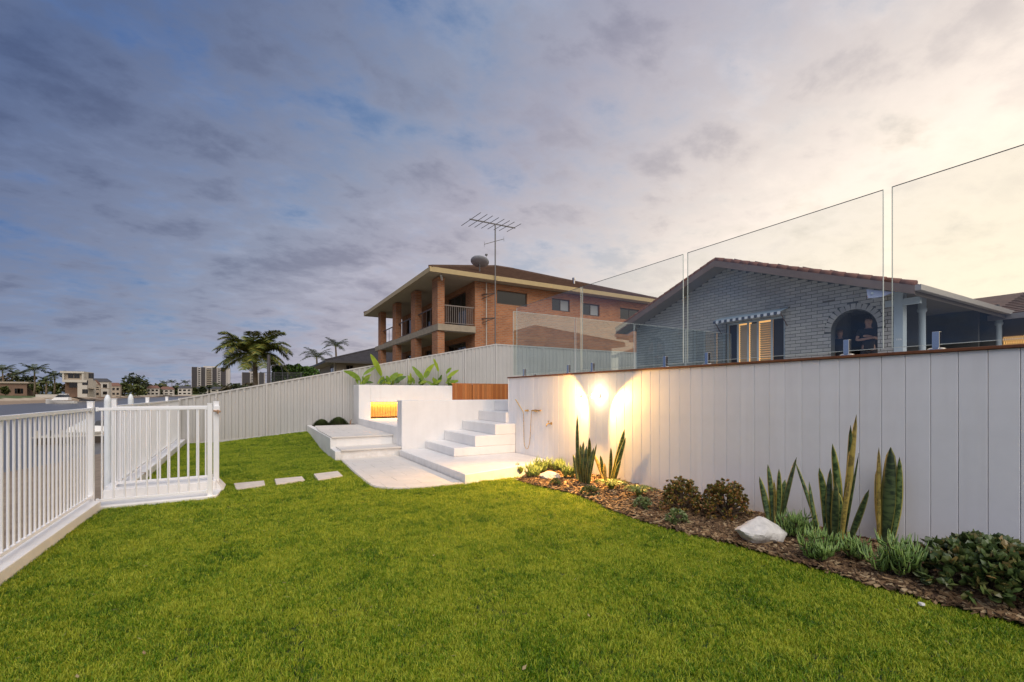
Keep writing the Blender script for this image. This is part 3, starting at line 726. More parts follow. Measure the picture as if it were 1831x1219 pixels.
# ---------------------------------------------------------------- garden bed, mulch
def bed_z(x, y): return .03 + .05 * sstep(4.2, 5.3, x) + .02 * mnoise.noise((x * 3, y * 3, 0))
def build_bed():
    vs = []; fs = []; ny, nx = 120, 16
    for j in range(ny + 1):
        y = -1.0 + (7.75 + 1.0) * j / ny; e = lawn_edge(min(y, 7.1)) - .01
        if y > 6.9: e += (y - 6.9) * 1.6
        e = min(e, 5.3)
        for i in range(nx + 1):
            x = e + (5.36 - e) * i / nx; vs.append((x, y, bed_z(x, y) - (.05 if i == 0 else 0)))
    for j in range(ny):
        for i in range(nx):
            a = j * (nx + 1) + i; fs.append((a, a + 1, a + nx + 2, a + nx + 1))
    return MB().add(vs, fs)
bed = build_bed().build('garden_bed', M_soil, smooth=True); tag(bed, kind='structure')
def mulch(n, cols, name, seed):
    rs = random.Random(seed); m = MB()
    for _ in range(n):
        y = rs.uniform(.1, 7.55) if rs.random() < .55 else rs.uniform(.3, 4); e = lawn_edge(min(y, 7.1)) + (max(0, y - 6.9) * 1.6)
        if e > 5.2: continue
        x = rs.uniform(e - .02, 5.33); z = bed_z(x, y) + rs.uniform(.0, .02)
        l = rs.uniform(.012, .055) * (1 if rs.random() < .93 else 1.9); w = rs.uniform(.006, .018); h = rs.uniform(.002, .006)
        a = rs.uniform(0, pi); t = rs.uniform(-.45, .45)
        M_ = Matrix.Translation((x, y, z)) @ Matrix.Rotation(a, 4, 'Z') @ Matrix.Rotation(t, 4, 'Y') @ Matrix.Rotation(rs.uniform(-.5, .5), 4, 'X')
        vs = [M_ @ Vector(p) for p in ((-l, -w * .6, -h), (l * .8, -w, -h), (l, w * .7, -h), (-l * .9, w, -h), (-l, -w * .6, h), (l * .8, -w, h), (l, w * .7, h), (-l * .9, w, h))]
        m.add([tuple(v) for v in vs], [(4, 5, 6, 7), (0, 1, 5, 4), (1, 2, 6, 5), (2, 3, 7, 6), (3, 0, 4, 7)])
    return m
M_bark = bpy.data.materials.new('bark_chips'); M_bark.use_nodes = True
def bark_nodes():
    nt = M_bark.node_tree; N = nt.nodes; L = nt.links; b = N['Principled BSDF']; b.inputs['Roughness'].default_value = .85
    g = N.new('ShaderNodeNewGeometry'); r = N.new('ShaderNodeValToRGB'); L.new(g.outputs['Random Per Island'], r.inputs[0]); e = r.color_ramp.elements
    e[0].color = (.06, .032, .016, 1); e[1].color = (.44, .33, .19, 1); x = e.new(.5); x.color = (.14, .078, .034, 1); x = e.new(.8); x.color = (.25, .155, .075, 1)
    L.new(r.outputs[0], b.inputs['Base Color'])
bark_nodes()
o = mulch(17000, None, 'mulch', 3).build('bark_mulch', M_bark); tag(o, 'loose brown bark chips spread over the garden bed', 'mulch', kind='stuff')
# ---------------------------------------------------------------- sheet steel fence
FY = 17.0
def fence_top(x): return 1.776 + .208 * x if x < 8.95 else 3.638
def fence_base(x): return max(-.02, .085 * (x + .9)) if x < 2 else .25 + .16 * (x - 2)
sf = thing('steel_fence', (0, FY, 0), 'beige ribbed steel boundary fence rising to the right behind the lawn and planters', 'fence')
posts = [-1.85, .47, 2.87, 5.22, 7.58, 9.0, 11.4, 13.8, 16.2, 18.6]
def sheet(x0, x1):
    prof = []  # (x, dy)
    x = x0; p = (x1 - x0) / 4
    for k in range(4):
        a = x0 + k * p
        prof += [(a, 0), (a + p * .50, 0), (a + p * .58, -.026), (a + p * .92, -.026), (a + p * 1.0, 0)]
    pr = []
    for q in prof:
        if not pr or abs(pr[-1][0] - q[0]) > 1e-5: pr.append(q)
    n = len(pr)
    vs = [(a, FY + d, fence_base(a) + .02) for a, d in pr] + [(a, FY + d, fence_top(a) - .02) for a, d in pr]
    return MB().add(vs, [(i, i + 1, n + i + 1, n + i) for i in range(n - 1)])
for i in range(len(posts) - 1):
    a, b = posts[i] + .03, posts[i + 1] - .03
    k = max(1, round((b - a) / .78)); w = (b - a) / k
    for j in range(k): sheet(a + j * w, a + (j + 1) * w).build('sheet', M_sheet, sf)
    za, zb = fence_top(a), fence_top(b)
    MB().hexa([(a, FY - .035, za - .045), (b, FY - .035, zb - .045), (b, FY + .02, zb - .045), (a, FY + .02, za - .045)],
              [(a, FY - .035, za), (b, FY - .035, zb), (b, FY + .02, zb), (a, FY + .02, za)]).build('top_rail', M_sheet_rail, sf)
    za, zb = fence_base(a), fence_base(b)
    MB().hexa([(a, FY - .033, za - .05), (b, FY - .033, zb - .05), (b, FY + .02, zb - .05), (a, FY + .02, za - .05)],
              [(a, FY - .033, za + .04), (b, FY - .033, zb + .04), (b, FY + .02, zb + .04), (a, FY + .02, za + .04)]).build('bottom_rail', M_sheet_rail, sf)
for x in posts:
    MB().box(x - .032, x + .032, FY - .045, FY + .03, fence_base(x) - .2, fence_top(x) + .012).build('post', M_sheet_rail, sf, bevel=.004)

# ---------------------------------------------------------------- white picket pool fences
def picket_panel(root, p, q, z0, z1, step=.115, w=.022, rails=True, first=.06):
    p = Vector((p[0], p[1], 0)); q = Vector((q[0], q[1], 0)); d = q - p; L_ = d.length; d.normalize()
    m = MB(); m.bar(p + Vector((0, 0, z1 - .02)), q + Vector((0, 0, z1 - .02)), .038, .04); m.build('top_rail', M_picket, root, bevel=.004)
    m = MB(); m.bar(p + Vector((0, 0, z0 + .02)), q + Vector((0, 0, z0 + .02)), .032, .034); m.build('bottom_rail', M_picket, root, bevel=.004)
    for e, sg in ((p, 1), (q, -1)):      # brackets that carry the rails
        for zz in (z0 + .02, z1 - .02):
            c = e + d * sg * .012 + Vector((0, 0, zz)); MB().bar(c - d * .012, c + d * .012, .052, .056).build('rail_bracket', M_picket, root, bevel=.004)
    me = MB().tube([(0, 0, z0 + .03), (0, 0, z1 - .03)], w / 2, 8, caps=False).mesh('picket', True); me.materials.append(M_picket)
    s = first
    while s < L_ - .04: piece('picket', me, p + d * s, root); s += step
def post(root, x, y, z0, z1, w, cap=True):
    m = MB().box(x - w / 2, x + w / 2, y - w / 2, y + w / 2, z0, z1 - .01); m.build('post', M_picket, root, bevel=.004)
    if cap: MB().box(x - w / 2 - .003, x + w / 2 + .003, y - w / 2 - .003, y + w / 2 + .003, z1 - .0105, z1).build('post_cap', M_picket, root, bevel=.003)
FX = -1.82
pf = thing('pool_fence', (FX, 5.5, 0), 'white picket fence along the left edge of the lawn, running up to the gate', 'fence')
picket_panel(pf, (FX, 2.2), (FX, 5.02), .155, 1.345); picket_panel(pf, (FX, 5.08), (FX, 7.93), .155, 1.345)
post(pf, FX, 7.97, 0, 1.43, .065); post(pf, FX, 2.2, .1, 1.43, .05)
pl_ = thing('fence_plinth', (FX, 5, 0), 'low white concrete kerb under the left picket fence', 'kerb')
MB().prism([(FX - .1, 1.5), (FX + .1, 1.5), (FX + .12, 7.88), (FX - .1, 8.04)], -.9, .125).build('kerb', M_conc, pl_, bevel=.008)
gt = thing('pool_gate', (-1.2, 8.0, 0), 'white picket pool gate between the left fence and the twin posts', 'gate')
picket_panel(gt, (FX + .05, 7.98), (-.54, 7.98), .09, 1.345, step=.118)
post(gt, -.51, 7.99, .03, 1.395, .06)
rp = thing('picket_screen', (-1.1, 8.6, 0), 'white picket panel close behind the gate, ending at the latch post', 'fence')
picket_panel(rp, (-1.70, 8.62), (-.51, 8.62), .21, 1.345, step=.115)
post(rp, -.465, 8.62, .03, 1.41, .075)
lp = Vector((-.465, 8.57, 1.28))
M_latch = mat('latch_metal', (.45, .30, .20), .35, metal=.8)
lt = thing('gate_latch', lp, 'small bronze latch fixed near the top of the outer gate post', 'latch')
MB().box(-.465 - .03, -.465 + .05, 8.53, 8.58, 1.27, 1.34).build('latch_body', M_picket, lt, bevel=.006)
MB().bar((-.50, 8.52, 1.265), (-.40, 8.51, 1.25), .035, .03).tube([(-.44, 8.51, 1.22), (-.44, 8.51, 1.28)], .016, 8).build('latch_handle', M_latch, lt, bevel=.004)
gp = thing('gate_plinth', (-1.1, 8.4, 0), 'stepped white concrete plinth under the gate and picket panel', 'kerb')
MB().prism([(FX - .1, 8.045), (FX + .06, 7.87), (-.48, 7.90), (-.42, 7.95), (-.38, 8.44), (-1.80, 8.44)], -.6, .045).build('front_slab', M_conc, gp, bevel=.006)
MB().prism([(-1.80, 8.445), (-.46, 8.445), (-.46, 8.92), (-1.80, 8.92)], -.9, .17).build('rear_block', M_conc, gp, bevel=.01)
MB().add([(-.458, 8.445, .0), (-.458, 8.445, .165), (-.36, 8.445, 0.02), (-.458, 8.92, .0), (-.458, 8.92, .165), (-.35, 8.92, .03), (-.36, 8.445, -.05), (-.35, 8.92, -.05), (-.458, 8.445, -.05), (-.458, 8.92, -.05)],
         [(8, 6, 2, 1), (9, 4, 5, 7), (1, 2, 5, 4), (6, 7, 5, 2), (8, 1, 4, 9)]).build('sloped_end', M_conc, gp)
rf = thing('return_fence', (-1.8, 12.5, 0), 'white picket fence running away from the gate to the steel fence', 'fence')
ys = [8.66, 11.45, 14.25, 16.9]
rx2 = lambda y: -1.72 - .14 * (y - 8.66) / 8.3
for a, b in zip(ys, ys[1:]): picket_panel(rf, (rx2(a), a + .03), (rx2(b), b - .03), .185, 1.36)
for a in ys[:-1]: post(rf, rx2(a), a, .1, 1.46, .055)
rk_ = thing('return_plinth', (-1.8, 12.5, 0), 'long white concrete kerb beneath the receding picket fence', 'kerb')
MB().prism([(-1.88, 8.93), (-1.58, 8.93), (-1.70, 16.95), (-2.0, 16.95)], -.9, .15).build('kerb', M_conc, rk_, bevel=.01)
for y_ in (10.1, 12.8):
    MB().box(-1.64, -1.585, y_, y_ + .03, .12, .155).build('kerb_joint', M_latch, rk_)
M_pile = mat('pile_sleeve', (.70, .74, .76), .5, var=.06, scale=2)
for (u, Y_, r, zt, l) in ((195, 9.7, .045, 1.52, 'white round capped pile just behind the gate, beside the return fence'), (236, 11.4, .045, 1.53, 'white round capped pile further along outside the return fence')):
    x = P(u, 700, Y=Y_).x - .02; x = min(x, -1.99)
    t = thing('mooring_pile', (x, Y_, -.9), l, 'pile', 'white capped piles')
    MB().tube([(x, Y_, -.95), (x, Y_, zt - .11)], r, 20).build('sleeve', M_pile, t, smooth='auto')
    MB().lathe([(r, 0), (r * .97, .03), (r * .55, .09), (.004, .11)], (x, Y_, zt - .11), 20).build('pile_cap', M_pile, t, smooth='auto')

# ---------------------------------------------------------------- plants
def leaf_material(name, dark, light, edge, bands=True):
    m = bpy.data.materials.new(name); m.use_nodes = True; nt = m.node_tree; N = nt.nodes; L = nt.links; b = N['Principled BSDF']
    b.inputs['Roughness'].default_value = .38
    uv = N.new('ShaderNodeUVMap'); s = N.new('ShaderNodeSeparateXYZ'); L.new(uv.outputs[0], s.inputs[0])
    mp = N.new('ShaderNodeMapping'); mp.inputs['Scale'].default_value = (1.2, 26, 1); L.new(uv.outputs[0], mp.inputs[0])
    oi = N.new('ShaderNodeObjectInfo'); 
    n = N.new('ShaderNodeTexNoise'); n.noise_dimensions = '4D'; n.inputs['Scale'].default_value = 1.0; n.inputs['Detail'].default_value = 3; n.inputs['Distortion'].default_value = .6
    mu = N.new('ShaderNodeMath'); mu.operation = 'MULTIPLY'; mu.inputs[1].default_value = 50; L.new(oi.outputs['Random'], mu.inputs[0]); L.new(mu.outputs[0], n.inputs['W'])
    L.new(mp.outputs[0], n.inputs['Vector'])
    r = N.new('ShaderNodeValToRGB'); L.new(n.outputs[0], r.inputs[0]); r.color_ramp.elements[0].position = .42; r.color_ramp.elements[1].position = .58
    r.color_ramp.elements[0].color = (*dark, 1); r.color_ramp.elements[1].color = (*light, 1)
    a = N.new('ShaderNodeMath'); a.operation = 'SUBTRACT'; L.new(s.outputs[0], a.inputs[0]); a.inputs[1].default_value = .5
    ab = N.new('ShaderNodeMath'); ab.operation = 'ABSOLUTE'; L.new(a.outputs[0], ab.inputs[0])
    gtn = N.new('ShaderNodeMath'); gtn.operation = 'GREATER_THAN'; L.new(ab.outputs[0], gtn.inputs[0]); gtn.inputs[1].default_value = .38
    mx = N.new('ShaderNodeMix'); mx.data_type = 'RGBA'; L.new(gtn.outputs[0], mx.inputs[0]); L.new(r.outputs[0], mx.inputs[6]); mx.inputs[7].default_value = (*edge, 1)
    L.new(mx.outputs[2], b.inputs['Base Color'])
    return m
M_snake = leaf_material('snake_leaf', (.025, .05, .018), (.13, .19, .06), (.42, .36, .07))
M_snake_d = leaf_material('snake_leaf_dark', (.018, .032, .014), (.07, .10, .035), (.20, .19, .045))
M_snake_y = leaf_material('snake_leaf_yellow', (.16, .12, .03), (.36, .27, .06), (.42, .32, .08))
M_snake_p = leaf_material('snake_leaf_pale', (.06, .10, .06), (.17, .24, .15), (.25, .28, .10))
def strap(base, tip, w, curve=0.0, n=12, face=None, twist=.5, v=.25):
    base, tip = Vector(base), Vector(tip); d = tip - base; L_ = d.length; dn = d.normalized()
    fc = Vector(face) if face else Vector((-base.x, -base.y, 0))
    s0 = dn.cross(fc).normalized()
    bend = dn.cross(s0)
    m = MB(); m.uv = []; vs = []; K = 4
    for i in range(n + 1):
        t = i / n
        wd = w * (0.42 + .58 * min(1, t / .45)) * (1 if t < .55 else max(.02, sqrt(max(0, 1 - ((t - .55) / .45) ** 1.7))))
        c = base + d * t + bend * curve * L_ * (sin(pi * t)) + s0 * curve * .6 * L_ * sin(pi * t)
        a = twist * (t - .5); s = (s0 * cos(a) + bend * sin(a)); nrm = s.cross(dn)
        for k in range(K + 1):
            q = k / K - .5; vs.append(c + s * q * wd + nrm * (v * wd * (1 - 4 * q * q)))
        
    fs = []
    for i in range(n):
        for k in range(K):
            a = i * (K + 1) + k; fs.append((a, a + 1, a + K + 2, a + K + 1))
            m.uv.append([(k / K, i / n), ((k + 1) / K, i / n), ((k + 1) / K, (i + 1) / n), (k / K, (i + 1) / n)])
    m.add(vs, fs); return m
def snake_plant(bu, bv, leaves, label):
    b0 = P(bu, bv, Z=.06); b0.z = bed_z(b0.x, b0.y)
    b0.x = min(b0.x, 5.15)
    t = thing('snake_plant', b0, label, 'plant', 'snake plants along the white wall')
    for (bx, tu, tv, w, mt) in leaves:
        dx = rnd(-.04, .05); X_ = b0.x + dx
        base = P(bx, bv, X=X_); base.z = b0.z - .03
        base.y = b0.y + (base.y - b0.y) * .9
        tx = min(5.30, max(X_ + rnd(-.06, .08), 4.4)); tip = P(tu, tv, X=tx)
        Z_ = tip.x * SA + tip.y * CA
        o = strap(base, tip, w * 1.22, curve=rnd(-.055, .055), twist=rnd(-1.2, 1.2)).build('leaf', mt, t, smooth=True)
        sm = o.modifiers.new('thickness', 'SOLIDIFY'); sm.thickness = .004
    return t
G, D, Yl, Pl = M_snake, M_snake_d, M_snake_y, M_snake_p
snake_plant(1385, 949, [(1376, 1358, 852, .055, G), (1382, 1373, 830, .05, G), (1388, 1393, 838, .045, G), (1394, 1404, 857, .065, G), (1396, 1424.6, 817, .04, D), (1385, 1384, 858, .03, Yl)],
            'small snake plant just behind the big white rock')
snake_plant(1495, 981, [(1470, 1422.6, 827, .03, G), (1472, 1447, 861, .035, G), (1476, 1465, 836, .06, G), (1486, 1485, 837, .05, D), (1490, 1495, 861, .06, D), (1497, 1488.6, 793, .06, G), (1500, 1521, 760, .05, D), (1502, 1531.5, 741, .045, Yl),
                        (1506, 1521, 852, .035, Yl), (1507, 1536, 810, .018, D), (1512, 1554, 875, .045, D), (1503, 1500, 880, .07, G)],
            'largest snake plant with very tall tattered leaves, right of the white rock')
snake_plant(1581, 985, [(1570, 1571.6, 800, .035, Yl), (1576, 1568, 838, .05, G), (1580, 1593, 799, .10, D), (1592, 1608.5, 817, .05, G), (1588, 1592, 872, .075, Pl), (1584, 1587, 845, .05, G)],
            'snake plant with one broad brownish leaf, nearest the right edge')
snake_plant(1042, 864, [(1037, 1032.5, 742, .05, D), (1032, 1024.7, 812, .06, D), (1042, 1043.6, 789, .06, D), (1047, 1054, 782, .06, D), (1038, 1038, 794, .06, G), (1045, 1049, 797, .06, D), (1052, 1062, 800, .05, D), (1054, 1067, 793, .03, G), (1028, 1010, 855, .03, D), (1040, 1030, 806, .06, D), (1050, 1057, 812, .07, D), (1036, 1046, 806, .07, D)],
            'dense dark snake plant left below the wall lamp')
snake_plant(1091, 858, [(1092, 1117, 767, .07, G), (1096, 1119, 782, .06, G), (1090, 1092.5, 800, .05, D), (1078, 1073.5, 814, .05, G), (1080, 1060, 808, .05, Yl), (1084, 1081, 828, .05, Yl), (1100, 1110, 822, .05, G)],
            'snake plant with yellow edged leaves right below the wall lamp')

def succulent_leaf_mesh(m, c, d, l, w, th=.25):
    d = d.normalized(); s = d.cross(Vector((0, 0, 1)) if abs(d.z) < .9 else Vector((1, 0, 0))).normalized(); nn = s.cross(d)
    a = rnd(0, 6.28); s, nn = s * cos(a) + nn * sin(a), nn * cos(a) - s * sin(a)
    p = [c, c + d * l * .35 + s * w * .42, c + d * l * .72 + s * w * .5, c + d * l, c + d * l * .72 - s * w * .5, c + d * l * .35 - s * w * .42]
    mid1 = c + d * l * .55 + nn * w * th; mid2 = c + d * l * .55 - nn * w * th
    p = [tuple(q) for q in p + [mid1, mid2]]
    m.add(p, [(i, (i + 1) % 6, 6) for i in range(6)] + [((i + 1) % 6, i, 7) for i in range(6)])
def island_mat(name, stops, rough=.4):
    m = bpy.data.materials.new(name); m.use_nodes = True; nt = m.node_tree; N = nt.nodes; L = nt.links; b = N['Principled BSDF']; b.inputs['Roughness'].default_value = rough
    g = N.new('ShaderNodeNewGeometry'); r = N.new('ShaderNodeValToRGB'); L.new(g.outputs['Random Per Island'], r.inputs[0]); e = r.color_ramp.elements
    while len(e) < len(stops): e.new(.5)
    for i, (p, c) in enumerate(stops): e[i].position = p; e[i].color = (*c, 1)
    L.new(r.outputs[0], b.inputs['Base Color']); return m
M_jade_r = island_mat('jade_leaf_reddish', [(0, (.045, .06, .012)), (.4, (.13, .12, .02)), (.75, (.24, .13, .03)), (1, (.30, .11, .04))])
M_jade_g = island_mat('jade_leaf_green', [(0, (.035, .06, .015)), (.6, (.075, .11, .028)), (.9, (.13, .13, .04)), (1, (.24, .15, .05))])
M_jade_l = island_mat('succulent_green', [(0, (.06, .10, .03)), (.7, (.14, .19, .06)), (1, (.22, .18, .08))])
M_stem = mat('plant_stem', (.13, .09, .055), .8, var=.3, scale=20)
def jade(bu, bv, rx, ry, h, nclu, ls, m_, label, name='jade_bush'):
    b = P(bu, bv, Z=.06); b.x = min(b.x, 5.2 - rx * .6); b.z = bed_z(b.x, b.y); t = thing(name, b, label, 'bush' if name == 'jade_bush' else 'plant', 'succulent bushes in the garden bed')
    m = MB(); st_ = MB()
    for i in range(nclu):
        a = rnd(0, 2 * pi); q = sqrt(random.random()); hh = sqrt(max(0, 1 - q * q))
        lump = 1 + .16 * mnoise.noise((cos(a) * 2 + bu, sin(a) * 2, hh * 3))
        inn = rnd(.72, 1.0) * lump
        c = b + Vector((rx * q * cos(a), ry * q * sin(a), 0)) * inn + Vector((0, 0, h * (.12 + .88 * hh) * inn - (.1 * h * (1 - hh))))
        out = Vector((cos(a) * q, sin(a) * q, hh * .9 + .15)).normalized()
        for k in range(7):
            d = (out + Vector((rnd(-1, 1), rnd(-1, 1), rnd(-.7, 1))) * .85).normalized()
            succulent_leaf_mesh(m, c, d, ls * rnd(.7, 1.2), ls * rnd(.6, .85), .2)
        if i % 6 == 0: st_.tube([b + Vector((rnd(-.04, .04), rnd(-.04, .04), -.02)), b + (c - b) * .5 + Vector((0, 0, .03)), c], [.013, .009, .006], 5)
    m.build('foliage', m_, t)['kind'] = 'stuff'
    st_.build('stem', M_stem, t)
    return t
jade(1219, 915, .27, .27, .42, 330, .036, M_jade_r, 'reddish brown jade bush on the left of the touching pair')
jade(1298, 926, .30, .28, .44, 360, .036, M_jade_r, 'reddish brown jade bush on the right of the touching pair, nearer the rock')
jade(1210, 934, .12, .12, .16, 60, .04, M_jade_l, 'small green succulent in front of the reddish jade bushes', 'succulent')
jade(1772, 1058, .48, .42, .36, 330, .078, M_jade_g, 'large dark green jade bush in the bottom right corner')
jade(1148, 906, .14, .12, .14, 60, .035, M_jade_l, 'low succulent between the lamp snake plants and the jade bushes', 'succulent')
jade(1055, 882, .15, .12, .13, 60, .035, M_jade_g, 'low dark succulent in front of the dense snake plant', 'succulent')
jade(993, 866, .09, .08, .12, 50, .03, M_jade_g, 'tiny round succulent beside the small white rock', 'succulent')

M_senecio = island_mat('chalkstick_leaf', [(0, (.07, .13, .03)), (.6, (.15, .25, .055)), (1, (.25, .35, .09))], .45)
M_senecio_y = island_mat('chalkstick_leaf_warm', [(0, (.09, .14, .03)), (.6, (.18, .26, .06)), (1, (.27, .33, .09))], .45)
def senecio(bu, bv, r, h, nst, label, m_=None):
    b = P(bu, bv, Z=.06); b.x = min(b.x, 5.25 - r * .5); b.z = bed_z(b.x, b.y); t = thing('chalkstick_plant', b, label, 'plant', 'upright finger leaved succulents in the garden bed')
    m = MB(); st_ = MB()
    for i in range(nst):
        a = rnd(0, 2 * pi); q = sqrt(random.random()) * r; top = b + Vector((q * cos(a), q * sin(a), h * rnd(.3, .72)))
        foot = b + Vector((q * .4 * cos(a), q * .4 * sin(a), -.01)); st_.tube([foot, top], [.007, .005], 5)
        for k in range(22):
            th = k * 2.4; f = rnd(.25, 1); c = foot.lerp(top, f); d0 = Vector((cos(th), sin(th), .55)).normalized()
            l = h * rnd(.26, .40) * (1.1 - .3 * (1 - f)); p1 = c + d0 * l * .45; p2 = p1 + (d0 * .35 + Vector((0, 0, 1))).normalized() * l * .55
            w = .0055 + .003 * random.random()
            m.tube([c, p1, p2], [w * .6, w, .0012], 4)
    m.build('foliage', m_ or M_senecio, t, smooth=True)['kind'] = 'stuff'
    st_.build('stem', M_stem, t); return t
senecio(1428, 966, .17, .34, 13, 'finger leaved succulent leaning against the foot of the largest snake plant')
senecio(1456, 998, .16, .34, 13, 'finger leaved succulent in front of the largest snake plant')
senecio(1535, 1000, .13, .29, 9, 'finger leaved succulent between the two right hand snake plants')
senecio(1596, 1026, .20, .40, 16, 'tallest finger leaved succulent, in front of the snake plant nearest the right edge')
senecio(931, 842, .11, .20, 8, 'leftmost of the small finger leaved succulents, beside the white platform', M_senecio_y)
senecio(955, 852, .16, .34, 12, 'second finger leaved succulent from the white platform', M_senecio_y)
senecio(968, 846, .12, .36, 10, 'third finger leaved succulent from the white platform, left of the small rock', M_senecio_y)
senecio(993, 843, .17, .34, 12, 'finger leaved succulent behind the small white rock', M_senecio_y)
senecio(1017, 856, .14, .32, 10, 'finger leaved succulent left of the dense dark snake plant', M_senecio_y)
def fan(bu, bv, r, h, n, label, m_):
    b = P(bu, bv, Z=.06); b.x = min(b.x, 5.1); b.z = bed_z(b.x, b.y); t = thing('feathery_plant', b, label, 'plant', 'low feathery plants in the garden bed'); m = MB()
    for i in range(n):
        a = 2 * pi * i / n + rnd(-.2, .2); L_ = r * rnd(.8, 1.1); prev = b.copy()
        for s in range(7):
            f = (s + 1) / 7; p = b + Vector((cos(a) * L_ * f, sin(a) * L_ * f, h * sin(f * 2.2) + .02))
            d = (p - prev).normalized(); sd = d.cross(Vector((0, 0, 1))).normalized()
            for sg in (-1, 1):
                for j in range(3):
                    c = prev.lerp(p, j / 3); e = c + sd * sg * .055 * (1 - .6 * f) + d * .03 + Vector((0, 0, .018)); w = d * .005
                    m.add([tuple(c - w), tuple(c + w), tuple(e)], [(0, 1, 2)])
            prev = p
    m.build('foliage', m_, t)['kind'] = 'stuff'
M_fan = island_mat('feathery_leaf', [(0, (.08, .13, .02)), (.6, (.16, .22, .04)), (1, (.25, .28, .07))])
fan(1093, 876, .24, .12, 26, 'low feathery green plant in front of the yellow edged snake plant', M_fan)
fan(1143, 890, .22, .13, 24, 'low feathery green plant just left of the shadowed wall base by the jade pair', M_fan)

# rocks
M_rock = mat('white_rock', (.60, .57, .53), .75, var=.22, scale=9, bump=.7, bscale=22, bdist=.02, detail=9)
def rock(bu, bv, sx, sy, sz, seed, rot, label):
    b = P(bu, bv, Z=.05); bm = bmesh.new(); bmesh.ops.create_icosphere(bm, subdivisions=4, radius=1)
    rs = random.Random(seed); planes = [(Vector((rs.gauss(0, 1), rs.gauss(0, 1), rs.gauss(0, .8))).normalized(), rs.uniform(.62, .88)) for _ in range(16)]
    for v in bm.verts:
        for n, d in planes:
            e = v.co.dot(n) - d
            if e > 0: v.co -= n * e * .93
        v.co += v.co.normalized() * (.05 * mnoise.noise(v.co * 2.6 + Vector((seed, 0, 0))) + .025 * mnoise.noise(v.co * 8))
        v.co = Vector((v.co.x * sx, v.co.y * sy, v.co.z * sz))
        if v.co.x > 0: v.co.z *= 1 - .35 * v.co.x / sx
    me = bpy.data.meshes.new('rock'); bm.to_mesh(me); bm.free(); me.materials.append(M_rock)
    for p in me.polygons: p.use_smooth = True
    me.set_sharp_from_angle(angle=R(22))
    o = bpy.data.objects.new('rock', me); C.objects.link(o); o.location = (b.x, b.y, bed_z(b.x, b.y) + sz * .55); o.rotation_euler = (0, R(6), rot)
    tag(o, label, 'rock', 'white rocks in the garden bed'); return o
rock(1358, 966, .29, .19, .17, 4, -YAW + .1, 'large angular white rock at the lawn edge between the jade bushes and the snake plants')
rock(984, 855, .21, .13, .10, 9, -YAW, 'small flat white rock among the finger leaved succulents near the steps')
rock(1648, 1076, .028, .022, .014, 5, 0, 'tiny white pebble at the lawn edge near the bottom right bush')

# big leaved plants in the planter
M_paddle = [mat('paddle_leaf_' + n, c, .42, var=.2, scale=7, trans=.3) for n, c in (('bright', (.30, .40, .03)), ('mid', (.18, .28, .025)), ('deep', (.08, .16, .02)))]
def paddle(root, base, tipdir, length, w, droop, m_, stalk):
    base = Vector(base); d = Vector(tipdir).normalized(); foot = Vector((root.location.x + rnd(-.05, .05), root.location.y, 1.74))
    side = d.cross(Vector((0, -1, .2))).normalized(); m = MB(); vs = []; n = 9
    for i in range(n + 1):
        t = i / n; c = base + d * length * t + Vector((0, 0, -droop * length * t * t)); wd = w * (sin(pi * min(1, .06 + t * .94)) ** .7) * (1 - .25 * t)
        fold = Vector((0, 0, .12 * wd))
        wav = .02 * sin(t * 17)
        vs += [c - side * wd / 2 + fold + Vector((0, wav, 0)), c, c + side * wd / 2 + fold - Vector((0, wav, 0))]
    fs = []
    for i in range(n):
        for k in range(2): a = i * 3 + k; fs.append((a, a + 1, a + 4, a + 3))
    m.add(vs, fs); lf = m.build('leaf', m_, root, smooth=True)
    MB().tube([foot, foot.lerp(base, .6) + Vector((0, 0, .03)), base], [.014, .011, .008], 6).build('stalk', M_paddle[1], root, smooth=True)
def pp(u, v, Y=16.6): return P(u, v, Y=Y)
def leafpx(root, u0, v0, u1, v1, w, mi, droop=.1, Y=16.6, dy=None):
    a = P(u0, v0, Y=Y); b = P(u1, v1, Y=Y + (rnd(-.12, .12) if dy is None else dy)); paddle(root, a, b - a + Vector((0, 0, droop * (b - a).length)), (b - a).length, w, droop, M_paddle[mi], True)
plants = [
    (645, 'leftmost of the big leaved plants, spreading over the planter end', [(645, 680, 622, 668, .14, 1), (643, 676, 612, 662, .16, 1), (648, 682, 665, 668, .12, 0), (650, 670, 675, 655, .12, 1), (652, 684, 668, 684, .1, 2)]),
    (681, 'big leaved plant with one tall upright bright leaf', [(682, 672, 660, 628, .20, 0), (680, 668, 674, 648, .1, 0)]),
    (700, 'dense big leaved clump in the middle left of the planter', [(698, 684, 688, 676, .14, 2), (700, 682, 712, 664, .2, 1), (702, 680, 722, 668, .2, 0), (704, 684, 728, 672, .16, 2), (696, 684, 690, 670, .14, 1), (706, 684, 716, 680, .16, 1), (699, 682, 703, 668, .16, 0)]),
    (733, 'single narrow big leaved plant left of the tallest clump', [(734, 686, 734, 664, .1, 0), (735, 686, 737, 672, .1, 1)]),
    (753, 'tallest big leaved clump in the middle right of the planter', [(756, 680, 735, 652, .18, 1), (757, 678, 745, 662, .14, 0), (758, 674, 778, 648, .18, 0), (760, 676, 770, 660, .16, 1), (762, 682, 776, 690, .12, 1), (757, 684, 748, 676, .12, 2)]),
    (783, 'big leaved plant with a crooked upright leaf', [(784, 664, 774, 638, .13, 0), (782, 682, 772, 678, .13, 1), (786, 684, 790, 668, .1, 1), (780, 686, 770, 690, .12, 1)]),
    (804, 'rightmost big leaved plant beside the timber screen', [(800, 676, 822, 660, .14, 0), (798, 668, 808, 656, .12, 1), (803, 684, 820, 682, .13, 1), (801, 686, 812, 690, .12, 2), (799, 684, 808, 672, .12, 1)]),
]
